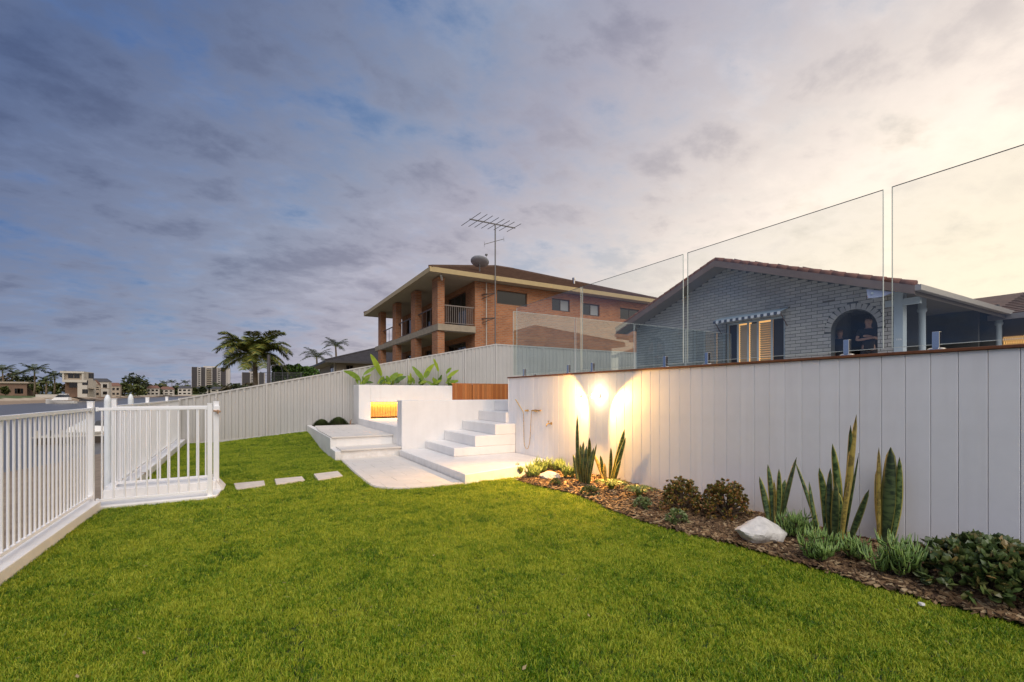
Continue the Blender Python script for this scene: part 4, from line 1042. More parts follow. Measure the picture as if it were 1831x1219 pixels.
for u, l, lv in plants:
    b = P(u, 690, Y=16.62); root = thing('paddle_leaf_plant', (b.x, 16.62, 1.76), l, 'plant', 'big leaved plants in the tall white planter')
    for q in lv: leafpx(root, *q[:4], q[4] * 1.15, q[5], Y=rnd(16.5, 16.75))
    for k in range(4):
        uu = u + rnd(-8, 8); leafpx(root, uu, 686, uu + rnd(-13, 13), rnd(668, 684), .11, random.choice((0, 0, 1, 1, 2)), Y=rnd(16.45, 16.8))
# ---------------------------------------------------------------- brick materials
def brick_mat(name, c1, c2, mortar, bwid, bh, ms=.012, bump=.6):
    m = bpy.data.materials.new(name); m.use_nodes = True; nt = m.node_tree; N = nt.nodes; L = nt.links; b = N['Principled BSDF']; b.inputs['Roughness'].default_value = .85
    g = N.new('ShaderNodeNewGeometry'); s = N.new('ShaderNodeSeparateXYZ'); L.new(g.outputs['Position'], s.inputs[0])
    a = N.new('ShaderNodeMath'); a.operation = 'ADD'; L.new(s.outputs[0], a.inputs[0]); L.new(s.outputs[1], a.inputs[1])
    c = N.new('ShaderNodeCombineXYZ'); L.new(a.outputs[0], c.inputs[0]); L.new(s.outputs[2], c.inputs[1])
    br = N.new('ShaderNodeTexBrick'); L.new(c.outputs[0], br.inputs['Vector']); br.inputs['Scale'].default_value = 1; br.inputs['Brick Width'].default_value = bwid
    br.inputs['Row Height'].default_value = bh; br.inputs['Mortar Size'].default_value = ms; br.inputs['Color1'].default_value = (*c1, 1); br.inputs['Color2'].default_value = (*c2, 1); br.inputs['Mortar'].default_value = (*mortar, 1); br.inputs['Bias'].default_value = 0
    n = N.new('ShaderNodeTexNoise'); n.inputs['Scale'].default_value = 1.3; n.inputs['Detail'].default_value = 7; L.new(g.outputs['Position'], n.inputs['Vector'])
    mr = N.new('ShaderNodeMapRange'); L.new(n.outputs[0], mr.inputs[0]); mr.inputs[3].default_value = .72; mr.inputs[4].default_value = 1.25
    mx = N.new('ShaderNodeMix'); mx.data_type = 'RGBA'; mx.blend_type = 'MULTIPLY'; mx.inputs[0].default_value = 1; L.new(br.outputs[0], mx.inputs[6]); L.new(mr.outputs[0], mx.inputs[7])
    L.new(mx.outputs[2], b.inputs['Base Color'])
    bp = N.new('ShaderNodeBump'); bp.inputs['Strength'].default_value = bump; bp.inputs['Distance'].default_value = .01; bp.invert = True
    L.new(br.outputs['Fac'], bp.inputs['Height']); L.new(bp.outputs[0], b.inputs['Normal']); return m
M_brick = brick_mat('red_brick', (.50, .195, .075), (.35, .125, .05), (.36, .235, .15), .24, .086, .013)
M_tile = mat('brown_roof_tile', (.13, .075, .05), .8, var=.3, scale=3, bump=.3, bscale=12)
M_tile_d = mat('charcoal_roof_tile', (.055, .05, .055), .8, var=.3, scale=3)
M_fascia = mat('tan_fascia', (.44, .33, .16), .5, var=.06)
M_soffit = mat('cream_soffit', (.50, .44, .36), .7, var=.05)
M_slab = mat('concrete_edge', (.34, .28, .20), .8, var=.15)
M_rail = mat('brown_railing', (.12, .08, .06), .5)
M_rail_l = mat('pale_railing', (.22, .18, .15), .5)
M_mullion = mat('window_frame', (.10, .07, .05), .5)

def tiled_slope(mb, a, b, c, d, course=.32, lift=.035):
    """tile courses on the roof plane a-b (eave) to d-c (ridge): every course a thin step"""
    a, b, c, d = map(Vector, (a, b, c, d)); L_ = ((d - a).length + (c - b).length) / 2; n = max(2, int(L_ / course)); nr = (b - a).cross(d - a).normalized()
    if nr.z < 0: nr = -nr
    for i in range(n):
        t0, t1 = i / n, (i + 1) / n
        p0, p1 = a.lerp(d, t0), b.lerp(c, t0); q0, q1 = a.lerp(d, t1), b.lerp(c, t1)
        mb.add([p0 + nr * lift, p1 + nr * lift, q1 + nr * .006, q0 + nr * .006, p0, p1], [(0, 1, 2, 3), (4, 5, 1, 0)])
def hip_roof(root, x0, x1, y0, y1, ze, rise, m_tile, m_fas, m_sof, fh=.2, ridge_axis='X', tiles=True, inset=None):
    w = min(x1 - x0, y1 - y0) / 2
    if x1 - x0 >= y1 - y0: r0, r1 = Vector((x0 + w, (y0 + y1) / 2, ze + rise)), Vector((x1 - w, (y0 + y1) / 2, ze + rise)); 
    else: r0, r1 = Vector(((x0 + x1) / 2, y0 + w, ze + rise)), Vector(((x0 + x1) / 2, y1 - w, ze + rise))
    A, B, C_, D_ = [Vector(p) for p in ((x0, y0, ze), (x1, y0, ze), (x1, y1, ze), (x0, y1, ze))]
    m = MB()
    if x1 - x0 >= y1 - y0:
        for q in ((A, B, r1, r0), (C_, D_, r0, r1), (D_, A, r0, r0), (B, C_, r1, r1)): tiled_slope(m, *q)
    else:
        for q in ((D_, A, r0, r1), (B, C_, r1, r0), (A, B, r0, r0), (C_, D_, r1, r1)): tiled_slope(m, *q)
    rf = m.build('roof', m_tile, root); rf['kind'] = 'stuff'
    m = MB()
    for p, q in ((A, r0), (B, r1 if x1 - x0 >= y1 - y0 else r0), (C_, r1), (D_, r0 if x1 - x0 >= y1 - y0 else r1), (r0, r1)):
        if (q - p).length > .1: m.bar(p + Vector((0, 0, .05)), q + Vector((0, 0, .05)), .2, .09)
    m.build('ridge_capping', m_tile, root)
    f = .03
    MB().box(x0, x1, y0 - f, y0, ze - fh, ze + .02).box(x0, x1, y1, y1 + f, ze - fh, ze + .02).box(x0 - f, x0, y0 - f, y1 + f, ze - fh, ze + .02).box(x1, x1 + f, y0 - f, y1 + f, ze - fh, ze + .02).build('gutter', m_fas, root)
    MB().box(x0 + .002, x1 - .002, y0 + .002, y1 - .002, ze - fh + .02, ze - fh + .05).build('soffit', m_sof, root)
    return rf
def window_y(root, x0, x1, z0, z1, Y, nm=1, glass=None, frame=None, depth=.10, sill=None):
    """window on a wall facing -Y (frame, panes, sill)"""
    fr = frame or M_mullion; t = .05
    f = MB().box(x0, x1, Y - .02, Y + .02, z1 - t, z1).box(x0, x1, Y - .02, Y + .02, z0, z0 + t).box(x0, x0 + t, Y - .02, Y + .02, z0 + t, z1 - t).box(x1 - t, x1, Y - .02, Y + .02, z0 + t, z1 - t)
    for k in range(1, nm + 1):
        xm = x0 + (x1 - x0) * k / (nm + 1); f.box(xm - t / 2, xm + t / 2, Y - .018, Y + .018, z0 + t, z1 - t)
    w = f.build('window', fr, root)
    MB().box(x0 + t, x1 - t, Y - .004, Y + .004, z0 + t, z1 - t).build('pane', glass or M_window, w)
    if sill: MB().box(x0 - .05, x1 + .05, Y - .09, Y - .0205, z0 - .1, z0).build('sill', sill, w)
    return w
def window_x(root, y0, y1, z0, z1, X, nm=1, glass=None, frame=None):
    fr = frame or M_mullion; t = .05
    f = MB().box(X - .02, X + .02, y0, y1, z1 - t, z1).box(X - .02, X + .02, y0, y1, z0, z0 + t).box(X - .02, X + .02, y0, y0 + t, z0 + t, z1 - t).box(X - .02, X + .02, y1 - t, y1, z0 + t, z1 - t)
    for k in range(1, nm + 1):
        ym = y0 + (y1 - y0) * k / (nm + 1); f.box(X - .018, X + .018, ym - t / 2, ym + t / 2, z0 + t, z1 - t)
    w = f.build('window', fr, root); MB().box(X - .004, X + .004, y0 + t, y1 - t, z0 + t, z1 - t).build('pane', glass or M_window, w); return w

# ---------------------------------------------------------------- two storey brick house
bh = thing('brick_house', (14, 26, 1.8), 'two storey orange brick house with a pillared corner balcony and brown tiled roof', 'house')
SY = 20.1; BX = 9.49; ZF = 4.80
# side wall in strips round the windows
wins = [(P(888.5, 520, Y=SY).x, P(942.7, 520, Y=SY).x, 6.05, 6.74, 0), (P(987, 520, Y=SY).x, P(1019, 520, Y=SY).x, 6.02, 6.68, 1), (P(1041.5, 520, Y=SY).x, P(1072, 520, Y=SY).x, 5.96, 6.62, 1), (P(1109, 520, Y=SY).x, P(1144, 520, Y=SY).x, 5.96, 6.62, 1)]
wl = MB(); x = BX
for (a, b, z0, z1, nm) in wins:
    wl.box(x, a, SY, SY + .24, .5, 7.02); wl.box(a, b, SY, SY + .24, .5, z0); wl.box(a, b, SY, SY + .24, z1, 7.02); x = b
wl.box(x, 21.4, SY, SY + .24, .5, 7.02)
wl.box(21.16, 21.4, SY + .241, 32.4, .5, 7.02).box(BX, 21.159, 32.16, 32.4, .5, 7.02)
# front wall facing the canal, set back behind the balcony
fr_op = [(21.2, 23.7), (25.0, 27.4), (28.6, 31.4)]
y = SY + .241
for (a, b) in fr_op:
    wl.box(BX, BX + .24, y, a, .5, 7.02); wl.box(BX, BX + .24, a, b, 6.75, 7.02); wl.box(BX, BX + .24, a, b, 4.2, 4.85); y = b
wl.box(BX, BX + .24, y, 32.159, .5, 7.02)
wl.build('wall', M_brick, bh)
for (a, b, z0, z1, nm) in wins: window_y(bh, a, b, z0, z1, SY + .10, nm + 0, sill=M_brick)
for (a, b) in fr_op:
    window_x(bh, a, b, 4.85, 6.75, BX + .12, 2); window_x(bh, a, b, 1.9, 4.2, BX + .12, 2)
# small reflective blind seen in two of the windows
for i in (1, 2):
    a, b, z0, z1, nm = wins[i]; MB().box((a + b) / 2 + .03, b - .06, SY + .088, SY + .094, z0 + .06, z1 - .06).build('blind', mat('pale_blind', (.35, .36, .36), .6), bh)
for yy in (20.5, 23.8, 27.5, 31.1, ):
    MB().box(7.58, 7.92, yy - .38, yy + .38, .5, 7.0).build('pillar', M_brick, bh)
MB().box(7.55, BX - .002, 20.02, 32.3, 4.50, 4.80).build('balcony_slab', M_slab, bh)
MB().box(7.60, BX - .003, 20.13, 32.2, 4.46, 4.499).build('balcony_ceiling', M_soffit, bh)
MB().box(BX + .3, 21, 20.5, 32, 4.5, 4.8).build('floor_slab', M_soffit, bh)
MB().box(BX + 3, BX + 3.1, 20.5, 32, 1.8, 7.0).build('inner_wall', mat('dark_interior', (.05, .04, .035), .9), bh)
def railing(p, q, z, n, mt):
    p = Vector(p); q = Vector(q); up = Vector((0, 0, 1))
    r = MB().bar(p + up * (z + .92), q + up * (z + .92), .05, .05).bar(p + up * (z + .10), q + up * (z + .10), .03, .03).build('railing', mt, bh)
    me = MB().box(-.011, .011, -.011, .011, z + .115, z + .895).mesh('baluster'); me.materials.append(mt)
    for i in range(1, n): piece('baluster', me, p.lerp(q, i / n), r)
railing((7.93, 20.2, 0), (BX - .01, 20.2, 0), ZF, 15, M_rail_l)
for a, b in ((20.9, 23.42), (24.18, 27.12), (27.88, 30.72)): railing((7.75, a, 0), (7.75, b, 0), ZF, 4, M_rail)
hip_roof(bh, 7.0, 22.0, 19.5, 33.1, 7.22, 2.6, M_tile, M_fascia, M_soffit)
MB().tube([(10.05, 19.98, .6), (10.05, 19.98, 7.0)], .03, 8).build('downpipe', M_soffit, bh)
MB().tube([(7.75, 20.0, 6.85), (7.6, 19.75, 6.97)], .05, 10).build('floodlight', mat('white_lamp', (.7, .7, .68), .5), bh)
vp = P(1026, 515, Y=22.0)
MB().tube([(vp.x, 22.0, 7.9), (vp.x, 22.0, vp.z + .55)], .07, 10).tube([(vp.x, 22.0, vp.z + .5), (vp.x, 22.0, vp.z + .62)], .10, 10).build('vent_pipe', M_steel, bh, smooth='auto')
bh_leftwall = None
# aerial
M_ali = mat('dull_aluminium', (.16, .155, .15), .5, metal=.4)
ax = P(885.5, 500, Y=19.36).x; zt = P(885.5, 400, Y=19.36).z
an = thing('tv_aerial', (ax, 19.36, 1.9), 'tall television aerial on a thin mast beside the brick side wall', 'aerial')
MB().tube([(ax, 19.36, 1.9), (ax, 19.36, zt)], .032, 8).build('mast', M_ali, an, smooth='auto')
b0, b1 = P(840, 391.5, Y=19.0), P(921, 407.5, Y=19.75)
MB().bar(b0, b1, .045, .045).build('boom', M_ali, an)
for i, f in enumerate((.02, .16, .28, .42, .55, .68, .80, .97)):
    c = b0.lerp(b1, f); L_ = 1.1 - .35 * f
    MB().tube([c + Vector((-.05 * L_, .85 * L_, 0)), c, c + Vector((.05 * L_, -.85 * L_, 0))], .014, 5).build('element', M_ali, an)
c0, c1 = P(866, 436.5, Y=19.2), P(901, 427, Y=19.5); MB().bar(c0, c1, .025, .025).tube([c0 + Vector((0, 0, .12)), c0 + Vector((0, 0, -.12))], .008, 5).tube([c1 + Vector((0, 0, .12)), c1 + Vector((0, 0, -.12))], .008, 5).build('lower_boom', M_ali, an)
for v in (524, 568):
    c = P(885.5, v, Y=19.36); MB().bar(c, c + Vector((-.35, .74, .05)), .03, .03).bar(c, c + Vector((-.35, .74, -.18)), .03, .03).bar((c.x, c.y, c.z), (c.x - .35, 20.09, c.z), .03, .03).build('wall_bracket', M_rail, an)
# satellite dish
dc = P(858, 467, Y=20.6)
ds = thing('satellite_dish', (dc.x, 20.6, dc.z - .6), 'grey satellite dish on the roof edge of the brick house', 'satellite dish')
def dish(c, n, r):
    n = Vector(n).normalized(); a = n.cross(Vector((0, 0, 1))).normalized(); b = n.cross(a); vs = [c - n * .10]; fs = []; K = 28
    for j in (1, 2, 3):
        q = j / 3
        for k in range(K): t = 2 * pi * k / K; vs.append(c + (a * cos(t) + b * sin(t)) * r * q - n * (.10 * (1 - q * q)))
    for k in range(K):
        fs.append((0, 1 + k, 1 + (k + 1) % K))
        for j in range(2): fs.append((1 + j * K + k, 1 + (j + 1) * K + k, 1 + (j + 1) * K + (k + 1) % K, 1 + j * K + (k + 1) % K))
    return MB().add(vs, fs)
dn = Vector((.25, .3, .9))
o = dish(dc, dn, .46).build('dish', mat('grey_dish', (.38, .40, .43), .5), ds, smooth=True); o.modifiers.new('t', 'SOLIDIFY').thickness = .015
MB().tube([dc - dn * .10, dc + Vector((0, .02, -.55))], .03, 8).build('mount', M_ali, ds)
MB().tube([dc + Vector((.35, 0, -.1)), dc + Vector((.42, .1, .38))], .012, 6).box(dc.x + .37, dc.x + .47, dc.y + .06, dc.y + .16, dc.z + .38, dc.z + .46).build('feed_arm', M_ali, ds)

# ---------------------------------------------------------------- grey painted brick gable house
M_gb = island_mat('painted_block', [(0, (.35, .365, .355)), (.5, (.38, .395, .38)), (1, (.41, .425, .41))], .65)
M_gmort = mat('painted_joint', (.10, .11, .11), .9)
M_gtrim = mat('pale_blue_trim', (.42, .50, .54), .5)
M_verge = mat('verge_board', (.19, .145, .125), .6, var=.1)
M_rtile = mat('red_brown_tile', (.19, .085, .055), .8, var=.3, scale=4)
gh = thing('grey_house', (16, 9, 1.84), 'grey painted block house with a low gable, striped awning and arched doorway', 'house')
GX = 14.0; AY, AZ = 9.75, 5.98; SL = tan_ = (AZ - 4.10) / (AY - 4.58); YL, YR = 13.9, 5.12; Z0 = 1.84
def gable_z(y): return AZ - .16 - abs(y - AY) * SL
win = (P(1403, 600, X=GX).y, P(1298, 600, X=GX).y, Z0 + .0, P(1345, 572, X=GX).z)     # y0,y1,z0,z1
arch_c = (P(1486, 600, X=GX).y + P(1569, 600, X=GX).y) / 2; arch_r = (P(1486, 600, X=GX).y - P(1569, 600, X=GX).y) / 2
arch_top = P(1528, 553, X=GX).z; arch_s = arch_top - arch_r
def intervals(za, zb, ring=0.0):
    zm = (za + zb) / 2; h = (AZ - .16 - zb) / SL; a, b = max(YR, AY - h), min(YL, AY + h)
    if b - a < .05: return []
    holes = []
    if zm < win[3]: holes.append((win[0], win[1]))
    rr = arch_r + ring
    if zm < arch_s: holes.append((arch_c - arch_r - (0), arch_c + arch_r + (0)))
    elif zm < arch_s + rr: q = sqrt(max(0, rr * rr - (zm - arch_s) ** 2)); holes.append((arch_c - q, arch_c + q))
    iv = [(a, b)]
    for h0, h1 in holes:
        nx = []
        for p, q in iv:
            if h0 > p: nx.append((p, min(q, h0)))
            if h1 < q: nx.append((max(p, h1), q))
        iv = [(p, q) for p, q in nx if q - p > .01]
    return iv
BHT, BLN, GAP = .098, .30, .014
bmesh_unit = MB().box(-.5, .5, -.5, .5, -.5, .5).mesh('brick'); bmesh_unit.materials.append(M_gb)
back = MB(); z = Z0; row = 0; bricks = []
while z < AZ:
    for p, q in intervals(z, z + BHT / 2): back.box(GX + .012, GX + .22, p, q, z, z + BHT / 2)
    for p, q in intervals(z + BHT / 2, z + BHT): back.box(GX + .012, GX + .22, p, q, z + BHT / 2, z + BHT)
    off = (row % 2) * BLN / 2
    for p, q in intervals(z, z + BHT, .17):
        k = math.floor((p - off) / BLN); y = off + k * BLN
        while y < q:
            a, b = max(y, p) + GAP / 2, min(y + BLN, q) - GAP / 2
            if b - a > .02: bricks.append((a, b, z + GAP / 2, z + BHT - GAP / 2))
            y += BLN
    z += BHT; row += 1
for k in range(13):     # the ring of bricks round the arch
    pass
back.build('wall', M_gmort, gh)
bricks.sort(key=lambda b: b[0])
def shade_brick(): return None
rest = MB()
gb_variants = []
for c in ((.36, .36, .34), (.39, .39, .365), (.41, .41, .385), (.44, .44, .41)):
    mm = mat('painted_block_tone', c, .65, var=.1, scale=6, bump=.3, bscale=20); me = MB().box(-.5, .5, -.5, .5, -.5, .5).mesh('brick'); me.materials.append(mm); gb_variants.append(me)
NB = 272
for i, (a, b, z0, z1) in enumerate(bricks):
    pr = rnd(.010, .015)
    if i < NB: piece('brick', random.choice(gb_variants), (GX + .013 - pr / 2 - .0005, (a + b) / 2, (z0 + z1) / 2), gh, (pr + .004, b - a, z1 - z0))
    else: rest.box(GX - pr + .01, GX + .014, a, b, z0, z1)
for k in range(15):
    th = pi * (k + .5) / 15; c = Vector((GX + .004, arch_c + cos(th) * (arch_r + .085), arch_s + sin(th) * (arch_r + .085)))
    piece('brick', random.choice(gb_variants), c, gh, (.024, .155, pi * (arch_r + .05) / 15 - .012), (th, 0, 0))
o = rest.build('brickwork', M_gb, gh); o['kind'] = 'stuff'
# side return of the gable (facing the patio) and the corner column
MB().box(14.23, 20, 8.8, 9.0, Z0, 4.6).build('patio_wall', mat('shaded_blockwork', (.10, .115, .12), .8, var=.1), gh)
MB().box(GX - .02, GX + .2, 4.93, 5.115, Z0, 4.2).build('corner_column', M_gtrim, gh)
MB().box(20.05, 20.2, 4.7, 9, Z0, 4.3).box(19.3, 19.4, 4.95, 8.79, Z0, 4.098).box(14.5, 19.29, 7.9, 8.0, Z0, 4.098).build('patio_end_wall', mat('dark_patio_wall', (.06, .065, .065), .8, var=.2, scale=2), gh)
# porch behind the arch
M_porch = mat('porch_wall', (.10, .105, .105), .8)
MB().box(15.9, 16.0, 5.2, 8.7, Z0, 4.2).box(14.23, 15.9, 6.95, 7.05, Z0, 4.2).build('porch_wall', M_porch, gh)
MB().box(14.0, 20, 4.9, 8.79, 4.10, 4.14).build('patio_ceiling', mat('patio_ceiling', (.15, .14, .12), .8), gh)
MB().box(15.86, 15.895, 5.75, 6.2, Z0, 3.7).build('door', mat('brown_door', (.10, .05, .03), .5), gh)
MB().box(15.86, 15.895, 6.35, 6.85, Z0, 3.9).build('door', M_window, gh)
# window with shutters
y0, y1, z0, z1 = win
w = MB().box(GX + .06, GX + .10, y0, y1, z1 - .06, z1).box(GX + .06, GX + .10, y0, y0 + .06, z0, z1 - .06).box(GX + .06, GX + .10, y1 - .06, y1, z0, z1 - .06)
for f in (.22, .45, .62, .80): w.box(GX + .06, GX + .10, y0 + (y1 - y0) * f - .025, y0 + (y1 - y0) * f + .025, z0, z1 - .06)
w = w.build('window', M_gtrim, gh)
MB().box(GX + .24, GX + .26, y0, y1, z0, z1).build('pane', M_glow, w)
M_louvre = mat('shutter_louvre', (.50, .46, .36), .5)
lm = MB().box(-.5, .5, -.5, .5, -.5, .5).mesh('louvre'); lm.materials.append(M_louvre)
for (fa, fb, ang) in ((.24, .43, .62), (.47, .60, .95), (.64, .78, .95)):
    ya, yb = y0 + (y1 - y0) * fa, y0 + (y1 - y0) * fb; zz = z0 + .05
    while zz < z1 - .08: piece('louvre', lm, (GX + .14, (ya + yb) / 2, zz), w, (.085, yb - ya, .012), (0, ang, 0)); zz += .072
MB().box(GX + .15, GX + .18, y0 + .05, y0 + (y1 - y0) * .22, z0, z1 - .05).box(GX + .15, GX + .18, y0 + (y1 - y0) * .82, y1 - .05, z0, z1 - .05).build('blind', mat('dark_blind', (.03, .03, .035), .7), w)
# awning
aw = thing('awning', (GX - .3, (y0 + y1) / 2, z1), 'blue and white striped awning over the shuttered window', 'awning')
aL, aR = y1 + .18, y0 - .12; zt_ = z1 + .22
M_aw = [mat('awning_white', (.62, .66, .70), .7), mat('awning_blue', (.06, .08, .12), .7), ]
MB().add([(GX - .02, aR, zt_), (GX - .02, aL, zt_), (GX - .42, aL, zt_ - .13), (GX - .42, aR, zt_ - .13), (GX - .02, aR, zt_ - .02), (GX - .02, aL, zt_ - .02), (GX - .42, aL, zt_ - .15), (GX - .42, aR, zt_ - .15)],
         [(0, 1, 2, 3), (7, 6, 5, 4), (3, 2, 6, 7), (0, 3, 7, 4), (1, 5, 6, 2)]).build('awning_top', mat('awning_sheet', (.30, .40, .48), .5), aw)
n = 22
for k in range(n):
    a = aR + (aL - aR) * k / n; b = aR + (aL - aR) * (k + 1) / n
    MB().add([(GX - .425, a, zt_ - .15), (GX - .425, b, zt_ - .15), (GX - .43, b, zt_ - .22), (GX - .43, (a + b) / 2, zt_ - .245), (GX - .43, a, zt_ - .22)], [(0, 1, 2, 3, 4)]).build('valance_stripe', M_aw[k % 2], aw)
MB().bar((GX - .02, aR + .03, zt_ - .55), (GX - .4, aR + .03, zt_ - .16), .02, .02).bar((GX - .02, aL - .03, zt_ - .55), (GX - .4, aL - .03, zt_ - .16), .02, .02).build('awning_arm', M_rail, aw)
# roof: gable slopes with verge boards, tiles along the edge
OX = 13.38; XE = 21.0
zr = AZ; yl, yr = 14.45, 4.50; zl = AZ - (yl - AY) * SL; z_r = AZ - (AY - yr) * SL
m = MB(); tiled_slope(m, (OX, yr, z_r), (XE, yr, z_r), (XE, AY, AZ), (OX, AY, AZ)); tiled_slope(m, (XE, yl, zl), (OX, yl, zl), (OX, AY, AZ), (XE, AY, AZ))
m.add([(OX + .01, yr, z_r - .03), (XE, yr, z_r - .03), (XE, AY, AZ - .03), (OX + .01, AY, AZ - .03), (OX + .01, yl, zl - .03), (XE, yl, zl - .03)], [(0, 3, 2, 1), (4, 5, 2, 3)])
o = m.build('roof', M_rtile, gh); o['kind'] = 'stuff'
for s, ye, ze in ((1, yl, zl), (-1, yr, z_r)):
    MB().hexa([(OX - .02, AY, AZ - .22), (OX + .015, AY, AZ - .22), (OX + .015, ye, ze - .22), (OX - .02, ye, ze - .22)][::s], [(OX - .02, AY, AZ - .02), (OX + .015, AY, AZ - .02), (OX + .015, ye, ze - .02), (OX - .02, ye, ze - .02)][::s]).build('verge_board', M_verge, gh)
    MB().add([(OX + .016, AY, AZ - .2), (GX + .01, AY, AZ - .2), (GX + .01, ye, ze - .2), (OX + .016, ye, ze - .2)], [(0, 1, 2, 3)]).build('soffit', mat('grey_soffit', (.20, .19, .17), .8), gh)
    n = 18
    tm = MB().lathe([(.075, -.17), (.085, -.16), (.07, .17)], (0, 0, 0), 8).mesh('verge_tile', True); tm.materials.append(M_rtile)
    for k in range(n):
        f = (k + .5) / n; y = AY + (ye - AY) * f; z = AZ + (ze - AZ) * f
        piece('verge_tile', tm, (OX + .05, y, z + .02), gh, (1, 1, 1), (R(90) * s + (-s * math.atan(SL)) * 1, 0, 0))
MB().box(OX, XE, yr - .12, yr - .003, z_r - .14, z_r - .01).build('gutter', mat('gutter_metal', (.40, .38, .36), .4, metal=.3), gh)
MB().box(OX + .02, XE, yr - .002, yr + .03, z_r - .24, z_r - .02).build('fascia', mat('dark_fascia', (.10, .085, .075), .6), gh)
MB().box(14.0, 14.12, 4.55, 8.7, 4.143, 4.40).build('patio_beam_end', M_gtrim, gh) if False else None
b_ = P(1645, 535, Y=4.62)
MB().box(b_.x - .05, b_.x + .05, 4.6, 5.3, b_.z - .09, b_.z + .07).build('patio_beam', M_gtrim, gh)
for u, Y_, lb in ((1649, 4.95, 'near'), (1703, 6.6, 'far'), (1786, 4.7, 'corner')):
    q = P(u, 600, Y=Y_); MB().lathe([(.10, 0), (.095, .06), (.08, .10), (.072, 1.80), (.10, 1.84), (.10, 1.90), (.085, 1.93), (.085, 2.22)], (q.x, Y_, Z0), 14).build('column', M_gtrim, gh, smooth='auto')
MB().tube([P(1560, 524, X=13.4), P(1560, 524, X=13.75)], .03, 8).build('camera_arm', M_gtrim, gh)
fl = P(1572, 527, X=13.5)
f_ = thing('flood_lamp', fl, 'small white flood lamp under the gable verge, right of the arch', 'lamp')
MB().bar(fl + Vector((0, -.14, .04)), fl + Vector((0, .14, -.04)), .12, .10).build('lamp_body', mat('grey_lamp', (.35, .38, .42), .4), f_, bevel=.01)
MB().add([tuple(P(1549, 517, X=13.42)), tuple(P(1600, 522, X=13.42)), tuple(P(1575, 531, X=13.42)), tuple(P(1552, 533, X=13.42))], [(0, 1, 2, 3)]).build('sensor_hood', mat('blue_white_hood', (.40, .46, .62), .5), f_)
# solar panels on the right slope of the roof
for k in range(5):
    ya = AY - .35 - k * .72; za = AZ - (AY - ya) * SL + .16; yb = ya - .69; zb = AZ - (AY - yb) * SL + .10
    MB().hexa([(13.9, ya, za - .03), (17, ya, za - .03), (17, yb, zb - .03), (13.9, yb, zb - .03)], [(13.9, ya, za), (17, ya, za), (17, yb, zb), (13.9, yb, zb)]).build('solar_panel', mat('solar_glass', (.02, .022, .03), .2), gh)
# brown tiled wing on the far right
wg = thing('tiled_wing', (22, 2, 1.84), 'low brown tiled wing with a lit lattice window at the right edge of the photo', 'house')
m = MB(); tiled_slope(m, (20.0, 4.9, 3.97), (20.0, -3.0, 3.97), (24.2, -3.0, 5.22), (24.2, 4.9, 5.22)); tiled_slope(m, (24.2, 4.9, 5.22), (24.2, -3, 5.22), (28, -3, 3.97), (28, 4.9, 3.97))
m.add([(20, 4.9, 3.95), (20, -3, 3.95), (24.2, -3, 5.2), (24.2, 4.9, 5.2), (24.2, 8.5, 5.2), (21.5, 8.5, 4.4), (28, 4.9, 3.95), (28, -3, 3.95)], [(0, 1, 2, 3), (0, 3, 4, 5), (3, 2, 7, 6)])
o = m.build('roof', M_tile, wg); o['kind'] = 'stuff'
MB().box(19.9, 19.999, -3, 4.9, 3.80, 3.96).build('gutter', mat('wing_gutter', (.28, .26, .25), .4, metal=.3), wg)
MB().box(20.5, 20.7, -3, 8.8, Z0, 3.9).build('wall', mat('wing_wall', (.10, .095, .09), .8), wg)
l0, l1 = P(1794, 600, X=20.45).y, P(1831, 600, X=20.45).y
zl0, zl1 = 1.9, P(1812, 601, X=20.45).z
w = MB().box(20.44, 20.499, l1 - 1.0, l0, zl0, zl1).build('window', M_glow, wg)
lat = MB()
for k in range(28):
    ya = l1 - 1 + k * (l0 - l1 + 1) / 28
    lat.bar((20.43, ya, zl0), (20.43, ya + .35, zl1), .012, .012); lat.bar((20.43, ya + .35, zl0), (20.43, ya, zl1), .012, .012)
lat.build('lattice', M_mullion, w)
MB().box(20.42, 20.435, l0 - .62, l0 - .5, zl0, zl1).build('mullion', M_mullion, w)

# ---------------------------------------------------------------- people in the arched doorway
def skin(name, pts, edges, m_, parent, root=0, sub=2):
    me = bpy.data.meshes.new(name); me.from_pydata([p[0] for p in pts], edges, []); me.materials.append(m_)
    o = bpy.data.objects.new(name, me); C.objects.link(o); o.parent = parent
    md = o.modifiers.new('skin', 'SKIN'); md.use_smooth_shade = True
    for i, p in enumerate(pts): me.skin_vertices[0].data[i].radius = p[1] if isinstance(p[1], tuple) else (p[1], p[1]); me.skin_vertices[0].data[i].use_root = (i == root)
    s = o.modifiers.new('sub', 'SUBSURF'); s.levels = sub; s.render_levels = sub; return o
M_skin = mat('skin', (.42, .25, .18), .55); M_black = mat('black_cloth', (.018, .018, .02), .8); M_navy = mat('navy_cloth', (.04, .045, .06), .8); M_hair_b = mat('fair_hair', (.35, .20, .10), .7); M_hair_d = mat('dark_hair', (.04, .025, .018), .7)
